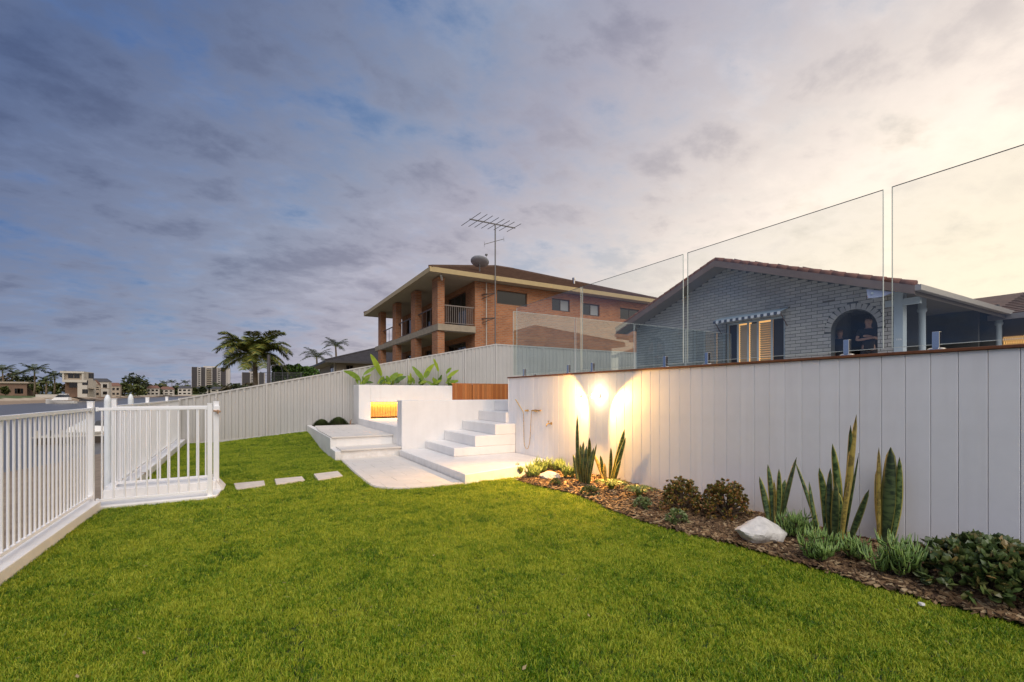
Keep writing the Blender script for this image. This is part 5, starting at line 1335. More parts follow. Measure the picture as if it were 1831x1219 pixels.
def person(loc, yaw, s, top, hair, label, pose):
    r = thing('person', loc, label, 'person'); r.rotation_euler[2] = yaw; r.scale = (s, s, s)
    H = pose   # hands: elbow and wrist positions, facing -Y locally
    pts = [((0, 0, .95), (.13, .10)), ((0, 0, 1.15), (.12, .09)), ((0, 0, 1.38), (.15, .10)), ((0, 0, 1.50), .06), ((0, -.01, 1.56), .06), ((0, -.02, 1.66), (.10, .11)), ((0, -.02, 1.76), (.09, .10))]
    ed = [(0, 1), (1, 2), (2, 3), (3, 4), (4, 5), (5, 6)]
    for sg in (-1, 1):
        i = len(pts); sh_, el, wr, hd = ((sg * .19, 0, 1.43), .052), (H[0] if sg < 0 else H[1], .042), (H[2] if sg < 0 else H[3], .032), (H[4] if sg < 0 else H[5], .035)
        pts += [sh_, el, wr, hd]; ed += [(2, i), (i, i + 1), (i + 1, i + 2), (i + 2, i + 3)]
        i = len(pts); pts += [((sg * .10, 0, .86), .085), ((sg * .11, -.01, .48), .055), ((sg * .12, .01, .10), .04), ((sg * .13, -.14, .04), .035)]; ed += [(0, i), (i, i + 1), (i + 1, i + 2), (i + 2, i + 3)]
    skin('body', pts, ed, M_skin, r)
    sp_ = [((0, 0, .84), (.17, .14)), ((0, 0, 1.15), (.14, .11)), ((0, 0, 1.38), (.17, .12)), ((0, 0, 1.47), (.09, .08))]; se = [(0, 1), (1, 2), (2, 3)]
    for sg in (-1, 1):
        e = Vector(H[0] if sg < 0 else H[1]); a = Vector((sg * .19, 0, 1.43)); i = len(sp_); sp_ += [(tuple(a), .07), (tuple(a.lerp(e, .65)), .06)]; se += [(2, i), (i, i + 1)]
    skin('shirt', sp_, se, top, r)
    tp_ = [((0, 0, .96), (.14, .115))]; te = []
    for sg in (-1, 1): i = len(tp_); tp_ += [((sg * .10, 0, .84), .10), ((sg * .11, -.01, .48), .075), ((sg * .12, .01, .12), .06)]; te += [(0, i), (i, i + 1), (i + 1, i + 2)]
    skin('trousers', tp_, te, M_navy, r)
    skin('hair', [((0, .04, 1.70), (.105, .10)), ((0, .02, 1.81), (.095, .10))], [(0, 1)], hair, r)
    for sg in (-1, 1): e = MB().lathe([(.001, -.009), (.009, 0), (.001, .009)], (sg * .03, -.105, 1.69), 8); oo = e.build('eye', M_black, None, smooth=True); oo.parent = r
    oo = MB().add([(-.014, -.10, 1.64), (.014, -.10, 1.64), (0, -.128, 1.645), (0, -.10, 1.69)], [(0, 1, 2), (1, 3, 2), (3, 0, 2)]).build('nose', M_skin, None); oo.parent = r
    oo = MB().box(-.022, .022, -.106, -.098, 1.608, 1.615).build('mouth', mat('lips', (.30, .11, .09), .6), None); oo.parent = r
    return r
p1 = P(1553, 600, X=14.55); p2 = P(1502, 600, X=14.75)
fold = [(-.27, -.06, 1.17), (.27, -.06, 1.17), (.02, -.26, 1.20), (-.04, -.24, 1.26), (.12, -.22, 1.22), (-.14, -.20, 1.27)]
relax = [(-.26, .02, 1.16), (.26, .02, 1.16), (-.22, -.14, .98), (.22, -.16, 1.0), (-.2, -.2, .92), (.2, -.22, .94)]
person((p1.x, p1.y, Z0), R(-62), .985, M_black, M_hair_d, 'person in a black t-shirt with folded arms standing in the arched doorway', fold)
person((p2.x, p2.y, Z0 - .0), R(-75), .86, M_navy, M_hair_b, 'shorter fair haired person in dark clothes at the left side of the arched doorway', relax)
MB_ = P(1556, 597, X=14.4)
# ---------------------------------------------------------------- palms, trees
M_trunk = mat('palm_trunk', (.20, .15, .10), .9, var=.3, scale=8, bump=.5, bscale=20)
M_trunk_d = mat('tree_trunk', (.10, .075, .055), .9, var=.3)
M_frond = [island_mat('palm_frond', [(0, (.04, .065, .012)), (.5, (.12, .15, .02)), (1, (.30, .24, .04))], .5), island_mat('palm_frond_dark', [(0, (.02, .035, .012)), (.6, (.05, .07, .018)), (1, (.12, .11, .03))], .5)]
def frond_mesh(L_, lift, droop, nl, ll, lw, seed):
    rs = random.Random(seed); m = MB(); pts = []
    for i in range(13):
        t = i / 12; pts.append(Vector((L_ * t * (1 - .18 * droop * t), 0, lift * L_ * t - droop * L_ * t * t)))
    m.tube(pts, [.035 * L_ / 2.4 * (1 - .85 * i / 12) for i in range(13)], 4)
    for i in range(nl):
        t = .14 + .86 * i / nl; k = t * 12; a = pts[int(k)].lerp(pts[min(12, int(k) + 1)], k - int(k)) if int(k) < 12 else pts[12]
        d = (pts[min(12, int(k) + 1)] - pts[max(0, int(k) - 1)]).normalized()
        l = ll * (sin(pi * (.12 + .8 * t)) ** .8)
        for sg in (-1, 1):
            e = a + d * l * .55 + Vector((0, sg * l * .82, -l * rs.uniform(.0, .40) + l * .05)); mid = a.lerp(e, .5) + Vector((0, 0, l * .10)); w = d * lw
            m.add([tuple(a - w * .5), tuple(a + w * .5), tuple(mid + w), tuple(mid - w), tuple(e)], [(0, 1, 2, 3), (3, 2, 4)])
    return m
def palm(name, x, y, z0, zc, r, n, label, mi=0, trunk=.15, parts=True, nl=30, group=None, cat='palm tree', lw=None, up=.8):
    t = thing(name, (x, y, z0), label, cat, group); h = zc - z0
    MB().tube([(x, y, z0 - .3), (x + .02 * h, y, z0 + h * .35), (x + .01 * h, y, z0 + h * .8), (x, y, zc)], [trunk * 1.35, trunk, trunk * .85, trunk * .6], 10).build('trunk', M_trunk, t, smooth=True)
    meshes = []
    for k in range(6):
        m = frond_mesh(r * (1.05 + .12 * (k % 3)), [1.45, 1.15, .85, .55, .2, 1.0][k] * up, [.75, .8, .78, .8, .55, .95][k] * up, nl, r * .34, lw or .02 * r / 1.5, k).mesh('frond'); m.materials.append(M_frond[mi]); meshes.append(m)
    if parts:
        for i in range(n): piece('frond', meshes[i % 6], (x, y, zc), t, (1, 1, 1), (0, rnd(-.1, .1), i * 2.399 + rnd(-.2, .2)))
    else:
        mm = MB()
        for i in range(n):
            a = i * 2.399; me = meshes[i % 6]; R_ = Matrix.Rotation(a, 3, 'Z'); o_ = Vector((x, y, zc))
            mm.add([tuple(R_ @ v.co + o_) for v in me.vertices], [tuple(p.vertices) for p in me.polygons])
        mm.build('crown', M_frond[mi], t)
    return t
def far(u, Z): t = (u - 915.5) / F_; return (SA + t * CA) * Z, (CA - t * SA) * Z
def zat(v, Z): return 1.53 + (704 - v) / F_ * Z
x, y = far(455, 31); palm('palm_tree', x, y, .3, zat(638, 31), 2.15, 44, 'large feathery palm tree rising behind the steel fence, left of the dark roofed house', 0, .17, nl=54, lw=.032, up=1.0)
x, y = far(566, 60); palm('palm_tree', x, y, .6, zat(638, 60), 1.9, 18, 'small palm crown just left of the dark hipped roof', 1, .15, parts=False, nl=20, lw=.03)
x, y = far(600, 60); palm('palm_tree', x, y, .6, zat(618, 60), 1.6, 18, 'small palm crown showing above the dark hipped roof', 1, .15, parts=False, nl=20, lw=.03)

M_leafs = {'dark': island_mat('tree_leaves_dark', [(0, (.015, .025, .008)), (.6, (.04, .055, .015)), (1, (.085, .09, .025))], .6),
           'olive': island_mat('tree_leaves_olive', [(0, (.035, .05, .012)), (.6, (.09, .11, .022)), (1, (.17, .16, .04))], .6),
           'brown': island_mat('tree_leaves_brown', [(0, (.04, .035, .018)), (.6, (.09, .07, .03)), (1, (.15, .11, .05))], .6),
           'hedge': island_mat('hedge_leaves', [(0, (.03, .07, .012)), (.6, (.07, .14, .02)), (1, (.13, .22, .04))], .5)}
def tree(x, y, z0, w, h, kind, label, cs=None, n=700, name='broadleaf_tree', cat='tree', group='trees and bushes on the far bank', trunk=True, crown0=.25, flat=1.0):
    t = thing(name, (x, y, z0), label, cat, group); m = MB(); cs = cs or w * .05
    cl = [(Vector((x + rnd(-.32, .32) * w, y + rnd(-.3, .3) * w, z0 + h * rnd(crown0 + .15, .82))), w * rnd(.16, .30)) for _ in range(11)]
    cl.append((Vector((x, y, z0 + h * .82)), w * .2)); cl.append((Vector((x, y, z0 + h * (crown0 + .2))), w * .34))
    for i in range(n):
        c, r = random.choice(cl); d = Vector((random.gauss(0, 1), random.gauss(0, 1), random.gauss(0, 1))).normalized() * r * (rnd(.4, 1) ** .5); d.z *= .75 * flat
        p = c + d; p.z = min(max(p.z, z0 + h * crown0 * rnd(.5, 1)), z0 + h); a = Vector((random.gauss(0, 1), random.gauss(0, 1), random.gauss(0, .7))).normalized(); b = a.cross(Vector((rnd(-1, 1), rnd(-1, 1), 1))).normalized(); s = cs * rnd(.6, 1.3)
        m.add([tuple(p - a * s), tuple(p + b * s * .6), tuple(p + a * s), tuple(p - b * s * .6)], [(0, 1, 2, 3)])
    m.build('crown', M_leafs[kind], t)['kind'] = 'stuff'
    if trunk:
        tr = MB().tube([(x, y, z0 - .2), (x + w * .02, y, z0 + h * .3), (x, y, z0 + h * .55)], [w * .04, w * .03, w * .015], 7)
        for k in range(4): c, r = cl[k]; tr.tube([(x + w * .01, y, z0 + h * .28), tuple(c)], [w * .018, w * .006], 5)
        tr.build('trunk', M_trunk_d, t)
    return t
def tree_px(u, vtop, vbase, wpx, Z, kind, label, **k):
    x, y = far(u, Z); z0 = max(.35, zat(vbase, Z)); return tree(x, y, z0, wpx * Z / F_, zat(vtop, Z) - z0, kind, label, **k)

# far bank, left to right
def palm_px(u, vc, vb, rpx, Z, label, **k):
    x, y = far(u, Z); return palm('palm_tree', x, y, max(.35, zat(vb, Z)), zat(vc, Z), rpx * Z / F_, 16, label, 1, .28, parts=False, nl=16, group='palm trees on the far bank', lw=.14, **k)
palm_px(4, 662, 704, 18, 190, 'palm at the far left edge of the photo')
palm_px(61, 662, 706, 20, 175, 'tallest palm on the far bank, left of the white stepped house')
palm_px(97, 672, 704, 16, 178, 'palm touching the left side of the white stepped house')
palm_px(30, 670, 703, 15, 205, 'palm behind the brown house at the far left')
palm_px(82, 680, 706, 12, 168, 'low palm between the two tall palms on the far bank')
for u, vt, vb, w, Z, kd, l in [(20, 664, 703, 34, 215, 'brown', 'brownish tree behind the brown house at the far left'), (45, 668, 704, 26, 200, 'dark', 'dark tree right of the brown house'), (75, 678, 706, 30, 190, 'olive', 'olive tree filling behind the tallest far palm'),
                               (100, 684, 706, 22, 200, 'olive', 'olive bushes at the foot of the white stepped house'), (10, 690, 706, 14, 178, 'olive', 'yellowish shrub in front of the brown house'), (122, 686, 706, 18, 190, 'brown', 'brown hedge before the white stepped house'),
                               (168, 690, 706, 26, 265, 'dark', 'dark shrub before the white gabled house'), (203, 687, 708, 30, 300, 'olive', 'olive tree left of the broad spreading tree'),
                               (238, 665, 706, 46, 330, 'dark', 'broad spreading dark tree standing alone above the far bank'), (222, 684, 708, 32, 310, 'olive', 'rounded olive tree under the left of the broad spreading tree'), (246, 688, 708, 26, 305, 'olive', 'rounded olive tree under the right of the broad spreading tree'),
                               (268, 688, 707, 26, 420, 'dark', 'dark shrub to the right of the broad spreading tree'), (290, 686, 706, 28, 480, 'olive', 'green tree left of the pair of small palms'), (315, 690, 706, 22, 470, 'dark', 'dark tree between the small palms'), (336, 688, 706, 20, 480, 'olive', 'green tree just left of the tall flats'),
                               (354, 692, 705, 30, 640, 'brown', 'brown trees at the foot of the tall flats, left'), (392, 690, 703, 34, 660, 'olive', 'olive trees at the foot of the tall flats, right'), (424, 686, 700, 34, 700, 'dark', 'dark trees between the two blocks of flats'), (372, 690, 704, 22, 650, 'dark', 'dark tree before the middle of the tall flats'), (445, 686, 698, 30, 720, 'brown', 'brown trees before the second block of flats'), (190, 684, 706, 18, 320, 'dark', 'dark tree behind the red roofed house')]:
    tree_px(u, vt, vb, w, Z, kd, l, n=520, cs=Z * .0032, flat=.8 if u == 238 else 1, crown0=.35 if u == 238 else .1)
for i, (u, vt, vb, w, Z, kd, l) in enumerate([(160, 693, 706, 14, 225, 'olive', 'low bush before the white gabled house, by the timber retaining wall'), (183, 690, 706, 16, 245, 'dark', 'dark bush below the dark roofed white house'), (208, 692, 708, 16, 285, 'brown', 'brown bush before the red roofed house'),
        (272, 691, 707, 14, 400, 'olive', 'bush before the pale house right of the broad tree'), (283, 688, 707, 13, 410, 'dark', 'second dark bush before the pale houses'), (299, 691, 707, 14, 440, 'brown', 'brown bush below the pair of small palms'), (324, 689, 707, 15, 440, 'olive', 'rounded bush left of the tall flats'), (310, 690, 707, 10, 430, 'dark', 'small dark bush between the small palms'),
        (348, 693, 704, 14, 600, 'olive', 'green tree before the left edge of the tall flats'), (362, 691, 703, 12, 600, 'dark', 'narrow dark tree before the tall flats'), (404, 690, 702, 14, 600, 'brown', 'brown tree before the right edge of the tall flats')]):
    tree_px(u, vt, vb, w, Z, kd, l, n=380, cs=Z * .0032, crown0=.05)
for u, vc, r, Z, l in ((293, 685, 8, 450, 'small palm in front of the distant houses, left of the pair'), (307, 683, 7, 470, 'small palm in front of the distant houses, right of the pair'), (331, 684, 8, 460, 'small palm just left of the tall flats'), (318, 687, 5, 480, 'thin palm among the distant houses'), (386, 688, 9, 600, 'palm before the right of the tall flats')):
    palm_px(u, vc, 706, r, Z, l)
M_white_w = mat('white_wall', (.52, .48, .41), .7, var=.05); M_cream = mat('cream_wall', (.40, .33, .25), .7); M_brown_w = mat('brown_wall', (.20, .12, .08), .8, var=.2, scale=.5); M_dark_r = mat('dark_flat_roof', (.06, .06, .065), .7); M_red_r = mat('terracotta_roof', (.17, .085, .06), .8, var=.2)
def block(root, x0, x1, y0, y1, z0, z1, m_, name='wall'): return MB().box(x0, x1, y0, y1, z0, z1).build(name, m_, root)
def wins_y(root, xs, zs, w, h, Y, glass=None):
    for z in zs:
        for x in xs: window_y(root, x - w / 2, x + w / 2, z, z + h, Y, 1, glass)
# brown house
Z_ = 182; x0, y0 = far(0, Z_); x1, _ = far(48, Z_)
x1 = (SA + (48 - 915.5) / F_ * CA) / (CA - (48 - 915.5) / F_ * SA) * y0
h1 = thing('far_house', (x0, y0, .6), 'low brown flat roofed house at the far left of the far bank', 'house')
block(h1, x0 - 14, x1, y0, y0 + 12, .3, zat(685, Z_), M_brown_w); block(h1, x0 - 15, x1 + .6, y0 - .6, y0 + 12.5, zat(685, Z_) + .005, zat(682, Z_), M_cream, 'roof')
wins_y(h1, [x0 + 1.5, x0 + 5, x1 - 2], [1.6], 1.8, 2.1, y0 - .03)
def XatY(u, Y): t = (u - 915.5) / F_; return Y * (SA + t * CA) / (CA - t * SA)
def ZatY(u, v, Y): return P(u, v, Y=Y).z
def xz_house(name, Y, label): return thing(name, (XatY(150, Y), Y, .6), label, 'house')
# white stepped house
Y_ = 232.0; h2 = xz_house('far_house', Y_, 'white three storey modern house with stepped balconies on the far bank')
a, b, c = XatY(111, Y_), XatY(155, Y_), XatY(138, Y_); zt, z2, z1_ = ZatY(133, 667, Y_), ZatY(133, 679, Y_), ZatY(133, 689, Y_)
block(h2, a, b - 1.5, Y_ + .8, Y_ + 12, z2, zt, M_cream); block(h2, a - .6, b - .8, Y_ - .2, Y_ + 12.4, zt + .002, zt + .7, M_white_w, 'roof'); block(h2, a, b, Y_, Y_ + 12, z2 - .9, z2 - .005, M_white_w, 'balcony'); block(h2, c, b, Y_ + .2, Y_ + 12, .3, z2 - .905, M_white_w)
block(h2, a, c - .005, Y_ + 3, Y_ + 12, .3, z2 - .91, M_brown_w); block(h2, a, a + .5, Y_, Y_ + .79, z2, zt, M_white_w, 'fin'); block(h2, b - 1.45, b - .9, Y_, Y_ + 12, z2, zt, M_white_w, 'fin')
wins_y(h2, [a + 2.2, a + 8.0, b - 3.0], [z2 + .6], 1.6, 2.1, Y_ + .76); wins_y(h2, [a + 2.5, a + 5.6], [z1_ - .8], 2.6, 2.4, Y_ + 2.96); wins_y(h2, [c + 2.2], [z1_ + .2, 1.6], 1.7, 1.7, Y_ + .16)
block(h2, b + .005, b + 5, Y_ + 2, Y_ + 9, z1_ - 1.2, z1_ - .9, M_cream, 'carport_roof'); 
# gabled houses
def gabled(Y, u0, u1, vt, ve, vb, wall_m, roof_m, label, axis='X', wn=3, name='far_house'):
    t = thing(name, (XatY((u0 + u1) / 2, Y), Y, .6), label, 'house'); a, b = XatY(u0, Y), XatY(u1, Y); ze, zt = ZatY(u0, ve, Y), ZatY((u0 + u1) / 2, vt, Y); D = (b - a) * .7; z0 = .2
    block(t, a, b, Y, Y + D, z0, ze, wall_m)
    o = .05 * (b - a)
    if axis == 'X':   # ridge along X
        MB().hexa([(a - o, Y - o, ze + .002), (b + o, Y - o, ze + .002), (b + o, Y + D + o, ze + .002), (a - o, Y + D + o, ze + .002)], [(a + o * 3, Y + D / 2 - .05, zt), (b - o * 3, Y + D / 2 - .05, zt), (b - o * 3, Y + D / 2 + .05, zt), (a + o * 3, Y + D / 2 + .05, zt)]).build('roof', roof_m, t)
    else:
        m_ = (a + b) / 2
        MB().hexa([(a - o, Y - o, ze + .002), (b + o, Y - o, ze + .002), (b + o, Y + D + o, ze + .002), (a - o, Y + D + o, ze + .002)], [(m_ - .05, Y - o, zt), (m_ + .05, Y - o, zt), (m_ + .05, Y + D + o, zt), (m_ - .05, Y + D + o, zt)]).build('roof', roof_m, t)
        MB().add([(a + .3, Y - .06 - o, ze + .1), (b - .3, Y - .06 - o, ze + .1), (m_, Y - .06 - o, zt - .5)], [(0, 1, 2)]).build('gable', wall_m, t)
    n = wn
    for k in range(n):
        for q0, q1 in (((.16, .36), (.60, .84)) if ze - z0 > 4.2 else ((.35, .75),)):
            window_y(t, a + (b - a) * (k + .18) / n, a + (b - a) * (k + .78) / n, z0 + (ze - z0) * q0, z0 + (ze - z0) * q1, Y - .04, 1)
    return t
gabled(262, 156, 194, 676, 682, 706, M_white_w, M_dark_r, 'white house with a dark roof right of the stepped house')
gabled(255, 163, 178, 679, 688, 706, M_cream, M_red_r, 'small cream gabled wing before the dark roofed white house', 'Y', 2)
gabled(300, 192, 214, 684, 690, 707, M_cream, M_red_r, 'low red roofed house left of the broad spreading tree')
gabled(430, 262, 284, 689, 694, 706, M_white_w, M_red_r, 'pale house right of the broad spreading tree')
gabled(520, 285, 310, 691, 696, 706, M_white_w, M_red_r, 'wide pale house behind the small palms')
gabled(500, 318, 342, 690, 694, 705, M_white_w, M_dark_r, 'pale house just left of the tall flats')
gabled(735, 345, 372, 692, 696, 704, M_white_w, M_dark_r, 'white low house below the tall flats, left')
gabled(735, 376, 412, 691, 695, 703, M_white_w, M_dark_r, 'white low house below the tall flats, right')
# flats
def tower(Y, u0, u1, vt, vb, bays, label):
    t = thing('apartment_tower', (XatY((u0 + u1) / 2, Y), Y, 0), label, 'apartment block'); a, b = XatY(u0, Y), XatY(u1, Y); zt = ZatY((u0 + u1) / 2, vt, Y); w = b - a
    M_w, M_g, M_b = mat('tower_white', (.50, .46, .43), .7), mat('tower_dark_panel', (.045, .04, .045), .35), mat('tower_balcony', (.42, .34, .25), .7)
    block(t, a, b, Y + 1.5, Y + 20, 0, zt, M_w); block(t, a + w * .3, b - w * .35, Y + 4, Y + 12, zt + .005, zt + 2.5, M_w, 'plant_room')
    for (f0, f1, k) in bays:
        xa, xb = a + w * f0, a + w * f1
        if k == 'g':
            MB().box(xa, xb, Y + .3, Y + 1.49, .5, zt + .3).build('panel', M_g, t)
            m_ = MB(); z = 3
            while z < zt: m_.box(xa, xb, Y + .2, Y + .295, z, z + .25); z += 3.1
            m_.build('floor_band', M_mullion, t)['kind'] = 'stuff'
        else:
            z = 3
            while z < zt - 1:
                MB().box(xa, xb, Y - .6, Y + 1.49, z, z + 1.1).build('balcony', M_b if k == 'b' else M_w, t)
                MB().box(xa + .3, xb - .3, Y + 1.4, Y + 1.48, z + 1.2, z + 2.8).build('window', M_window, t); z += 3.1
        MB().box(xb - .35, xb + .35, Y - .8, Y + 1.495, 0, zt + .8).build('fin', M_w, t)
tower(820, 342, 411, 657, 700, [(0.01, .155, 'g'), (.17, .235, 'w'), (.25, .36, 'g'), (.385, .525, 'b'), (.54, .66, 'g'), (.68, .74, 'w'), (.76, .90, 'g')], 'tall block of flats with dark panels and white balconies')
tower(1030, 432, 474, 666, 698, [(0.02, .36, 'g'), (.40, .52, 'w'), (.55, .70, 'b'), (.74, .96, 'g')], 'second, lower block of flats behind the big palm')
# low walls, jetties, boat
def low_wall(u0, v0, u1, v1, Z, h, label, m_=M_white_w, th=.3):
    xa, ya = far(u0, Z); xb, yb = far(u1, Z); z = zat(v1, Z)
    o = MB().bar((xa, ya, z + h / 2), (xb, yb, z + h / 2), th, h).build('bank_wall', m_); tag(o, label, 'wall')
low_wall(64, 705, 102, 711, 150, 1.1, 'white low wall on the far beach beside the moored motor boat')
low_wall(152, 707, 188, 711, 235, .9, 'brown timber retaining wall on the far bank behind the jetty', M_brown_w)
low_wall(146, 714, 166, 717, 140, .5, 'dark floating jetty on the far side of the canal', M_dark_r, 1.6)
low_wall(292, 704, 312, 708, 420, 1.6, 'small white jetty far along the canal', M_white_w, .4)
M_hull = mat('white_gelcoat', (.72, .70, .66), .25); 
def boat(u, v, Z, L_, yaw, label):
    x, y = far(u, Z); z = -1.2; t = thing('motor_boat', (x, y, z), label, 'boat'); R_ = Matrix.Rotation(yaw, 3, 'Z'); o_ = Vector((x, y, z))
    secs = [(-.5, .34, .28, .36), (-.3, .38, .28, .38), (0, .40, .26, .44), (.22, .36, .16, .52), (.40, .22, .05, .60), (.52, .02, .003, .68)]
    vs = []; fs = []
    for (s, wt, wb, hh) in secs:
        for (yy, zz) in ((-wt, hh), (-wb, .02), (0, -.12), (wb, .02), (wt, hh)): vs.append(R_ @ Vector((s * L_, yy * L_ * .42, zz * L_ * .29)) + o_)
    n = 5
    for i in range(len(secs) - 1):
        for k in range(4): a = i * n + k; fs.append((a, a + n, a + n + 1, a + 1))
        fs.append((i * n + 4, (i + 1) * n + 4, (i + 1) * n, i * n))
    fs.append((0, 1, 2, 3, 4)); MB().add(vs, fs).build('hull', M_hull, t, smooth='auto')
    def bx(x0, x1, w0, w1, z0, z1, sh, nm, m_):
        pts0 = [(x0, -w0, z0), (x1, -w0, z0), (x1, w0, z0), (x0, w0, z0)]; pts1 = [(x0 + sh[0], -w1, z1), (x1 + sh[1], -w1, z1), (x1 + sh[1], w1, z1), (x0 + sh[0], w1, z1)]
        f = lambda p: R_ @ (Vector(p) * 1) + o_
        return MB().hexa([f(p) for p in pts0], [f(p) for p in pts1]).build(nm, m_, t)
    bx(-.30 * L_, .28 * L_, .13 * L_, .10 * L_, .15 * L_, .27 * L_, (0, -.12 * L_), 'cabin', M_hull)
    bx(-.26 * L_, .17 * L_, .105 * L_, .075 * L_, .271 * L_, .39 * L_, (.05 * L_, -.14 * L_), 'windscreen', M_window)
    bx(-.24 * L_, .05 * L_, .08 * L_, .07 * L_, .391 * L_, .41 * L_, (0, -.02 * L_), 'hard_top', M_hull)
    bx(-.5 * L_, -.48 * L_, .14 * L_, .14 * L_, .05 * L_, .1 * L_, (0, 0), 'swim_platform', M_hull)
    st_ = [R_ @ Vector((s * L_, sg * L_ * wt * .43, hh * L_ * .26)) + o_ for sg, lst in ((-1, ((-.3, .40, .42), (0, .42, .46), (.25, .36, .52))),) for s, wt, hh in lst]
    MB().tube(st_, .05, 5).build('rubbing_strake', M_dark_r, t)
boat(109, 716, 128, 6.6, R(168) , 'white motor boat moored at the far beach, bow pointing left')
# jet ski on its floating dock
jx, jy = far(181, 26)
dk = thing('floating_dock', (jx - 1.5, jy, -1.2), 'white edged floating dock beyond the left fence', 'jetty')
MB().box(jx - 2.6, jx + 1.6, jy - .7, jy + 1.2, -1.25, -.83).build('float', mat('dark_float', (.05, .035, .025), .8), dk); MB().box(jx - 2.62, jx + 1.62, jy - .72, jy + 1.22, -.829, -.78).build('deck', M_white_w, dk)
for k in range(5): MB().tube([(jx - 2.5 + k * .5, jy - .5, -.78), (jx - 2.5 + k * .5, jy - .5, -.45)], .05, 6).build('bollard', M_dark_r if k % 2 else M_white_w, dk)
js = thing('jet_ski', (jx - .3, jy, -.78), 'white and grey jet ski parked on the floating dock behind the gate', 'jet ski')
sx = jx - .15
vs = []; fs = []
secs = [(-1.3, .42, .0, .45), (-.8, .5, .0, .55), (0, .52, .0, .5), (.8, .42, .02, .42), (1.35, .30, .08, .36)]
for (s, w_, zb, zt_) in secs:
    for (yy, zz) in ((-w_, zb + .18), (-w_ * .55, zb), (w_ * .55, zb), (w_, zb + .18), (w_ * .7, zt_), (-w_ * .7, zt_)): vs.append((sx + s, jy + .25 + yy, -.78 + zz))
for i in range(4):
    for k in range(6): a = i * 6 + k; b_ = i * 6 + (k + 1) % 6; fs.append((a, b_, b_ + 6, a + 6))
fs += [(5, 4, 3, 2, 1, 0), (24, 25, 26, 27, 28, 29)]
MB().add(vs, fs).build('hull', M_hull, js, smooth='auto')
MB().hexa([(sx - .2, jy + .05, -.30), (sx + 1.1, jy + .08, -.36), (sx + 1.1, jy + .42, -.36), (sx - .2, jy + .45, -.30)], [(sx - .1, jy + .1, .0), (sx + 1.0, jy + .12, -.06), (sx + 1.0, jy + .38, -.06), (sx - .1, jy + .4, .0)]).build('seat', M_dark_r, js, bevel=.05)
MB().hexa([(sx - 1.1, jy + .0, -.26), (sx - .2, jy + .0, -.26), (sx - .2, jy + .5, -.26), (sx - 1.1, jy + .5, -.26)], [(sx - .6, jy + .12, .08), (sx - .25, jy + .1, .14), (sx - .25, jy + .4, .14), (sx - .6, jy + .38, .08)]).build('cowl', M_pile, js, bevel=.04)
MB().tube([(sx - .3, jy - .1, .26), (sx - .38, jy + .25, .2), (sx - .3, jy + .6, .26)], .03, 6).build('handlebar', M_dark_r, js)
# cream dark-roofed house beyond the fence
ch = thing('cream_house', (10, 42, 1), 'cream single storey house with a dark hipped tile roof left of the brick house', 'house')
cx = XatY(581, 38.5) + .0; ez = ZatY(581, 645, 38.2)
MB().box(cx + .9, 18, 39.0, 49, .3, ez - .1).build('wall', M_cream, ch)
hip_roof(ch, cx, 19, 38.2, 50, ez + .05, ZatY(644, 619, 44) - ez, M_tile_d, mat('dark_gutter', (.06, .055, .055), .6), M_soffit, fh=.16)
window_y(ch, XatY(619, 39), XatY(631, 39), ez - .75, ez - .25, 38.96, 1)
window_x(ch, 39.6, 41.6, ez - 1.5, ez - .25, cx + .86, 1)
MB().tube([(cx + .75, 38.9, .3), (cx + .75, 38.9, ez - .1)], .05, 8).build('downpipe', M_white_w, ch)
# hedge, pole, curved lamp
x, y = far(528, 33)
def hedge():
    t = thing('garden_hedge', (x, y, .5), 'bright green rounded hedge behind the steel fence, left of the dark roofed house', 'hedge'); m = MB()
    for i in range(7500):
        a = rnd(-1.5, 1.6); hh = zat(660, 33) + .32 * sin((a + 1.6) * 1.0) + .15 * mnoise.noise((a * 3, 0, 0)); zz = rnd(1.6, hh); p = Vector((x + a, y + rnd(-.5, .5) * (1 - max(0, (zz - hh + .4)) * 1.2), zz))
        q = Vector((random.gauss(0, 1), random.gauss(0, 1), random.gauss(0, 1))).normalized(); b = q.cross(Vector((rnd(-1, 1), rnd(-1, 1), 1))).normalized(); s = .10
        m.add([tuple(p - q * s), tuple(p + b * s * .6), tuple(p + q * s), tuple(p - b * s * .6)], [(0, 1, 2, 3)])
    m.build('foliage', M_leafs['hedge'], t)['kind'] = 'stuff'
    MB().box(x - 1.4, x + 1.4, y - .35, y + .35, .6, zat(664, 33)).build('dark_core', M_leafs['dark'], t)  # added solid dark box, stands for the shaded inside of the hedge
hedge()
x, y = far(480.5, 28); pz = zat(635, 28)
p_ = thing('canal_post', (x, y, .3), 'dark tapering round post to the right of the large palm trunk', 'post')
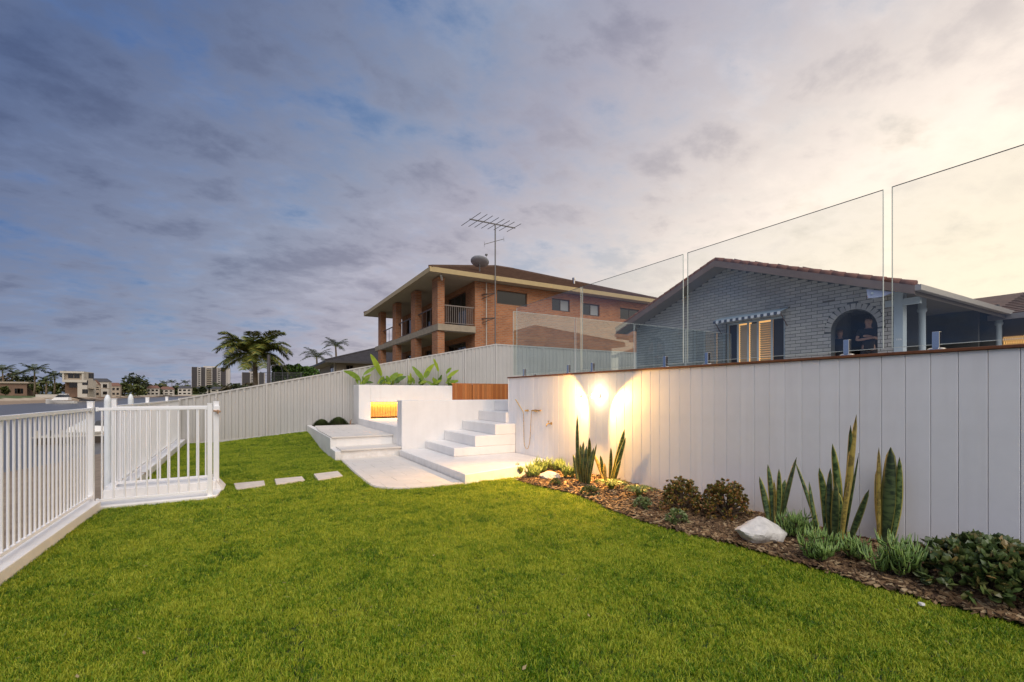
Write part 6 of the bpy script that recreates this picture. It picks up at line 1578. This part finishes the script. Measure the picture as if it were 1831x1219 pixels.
MB().tube([(x, y, .2), (x, y, pz)], [.15, .085], 14).build('shaft', mat('dark_post', (.09, .08, .085), .6), p_, smooth='auto'); MB().tube([(x, y, pz), (x, y, pz + .04)], .09, 14).build('post_cap', M_dark_r, p_)
x, y = far(505, 30); z = zat(664, 30)
lp_ = thing('garden_lamp', (x, y, .4), 'thin curved lamp arm before the hedge behind the steel fence', 'lamp')
MB().tube([(x, y, .4), (x, y, z), (x - .08, y, z + .30), (x - .28, y, z + .43), (x - .48, y, z + .40)], .022, 6).build('arm', M_dark_r, lp_); MB().tube([(x - .48, y, z + .40), (x - .56, y, z + .34)], [.05, .07], 8).build('lamp_shade', M_dark_r, lp_)
# dark mesh fence
xa, ya = far(466, 27); xb, yb = far(540, 27.5)
mf = thing('mesh_fence', (xa, ya, .5), 'dark wire mesh fence just above the steel fence under the palm', 'fence'); za = zat(666, 27)
m = MB().bar((xa, ya, za), (xb, yb, za), .03, .03)
for k in range(40):
    f = k / 39; m.bar((xa + (xb - xa) * f, ya + (yb - ya) * f, 1.2), (xa + (xb - xa) * f, ya + (yb - ya) * f, za), .012, .012)
for k in range(8): m.bar((xa, ya, 1.5 + k * (za - 1.5) / 8), (xb, yb, 1.5 + k * (za - 1.5) / 8), .01, .01)
m.build('mesh_panel', M_dark_r, mf)
for f in (0, .33, .66, 1): MB().box(xa + (xb - xa) * f - .03, xa + (xb - xa) * f + .03, ya - .03, ya + .03, .4, za + .05).build('post', M_dark_r, mf)
# bark chips and dry leaves on the lawn

# the garden's own house, behind and to the right of the camera: it shows as a dark roof shape mirrored in the cross glass fence
oh = thing('pool_house', (15.6, -5, 1.84), 'brown roofed house whose dark outline is mirrored in the cross glass fence', 'house')
MB().box(12.3, 19.0, -9.5, -2.0, 1.80, 4.42).build('wall', M_cream, oh)
hip_roof(oh, 11.8, 19.5, -10.0, -1.4, 4.52, 1.25, M_tile, M_fascia, M_soffit, fh=.16)
for a_, b_2 in ((13.0, 15.0), (16.2, 18.2)):
    f = MB().box(a_, b_2, -1.999, -1.96, 1.9, 4.0).build('window', M_mullion, oh); MB().box(a_ + .06, b_2 - .06, -1.9595, -1.95, 1.96, 3.94).build('pane', M_window, f)
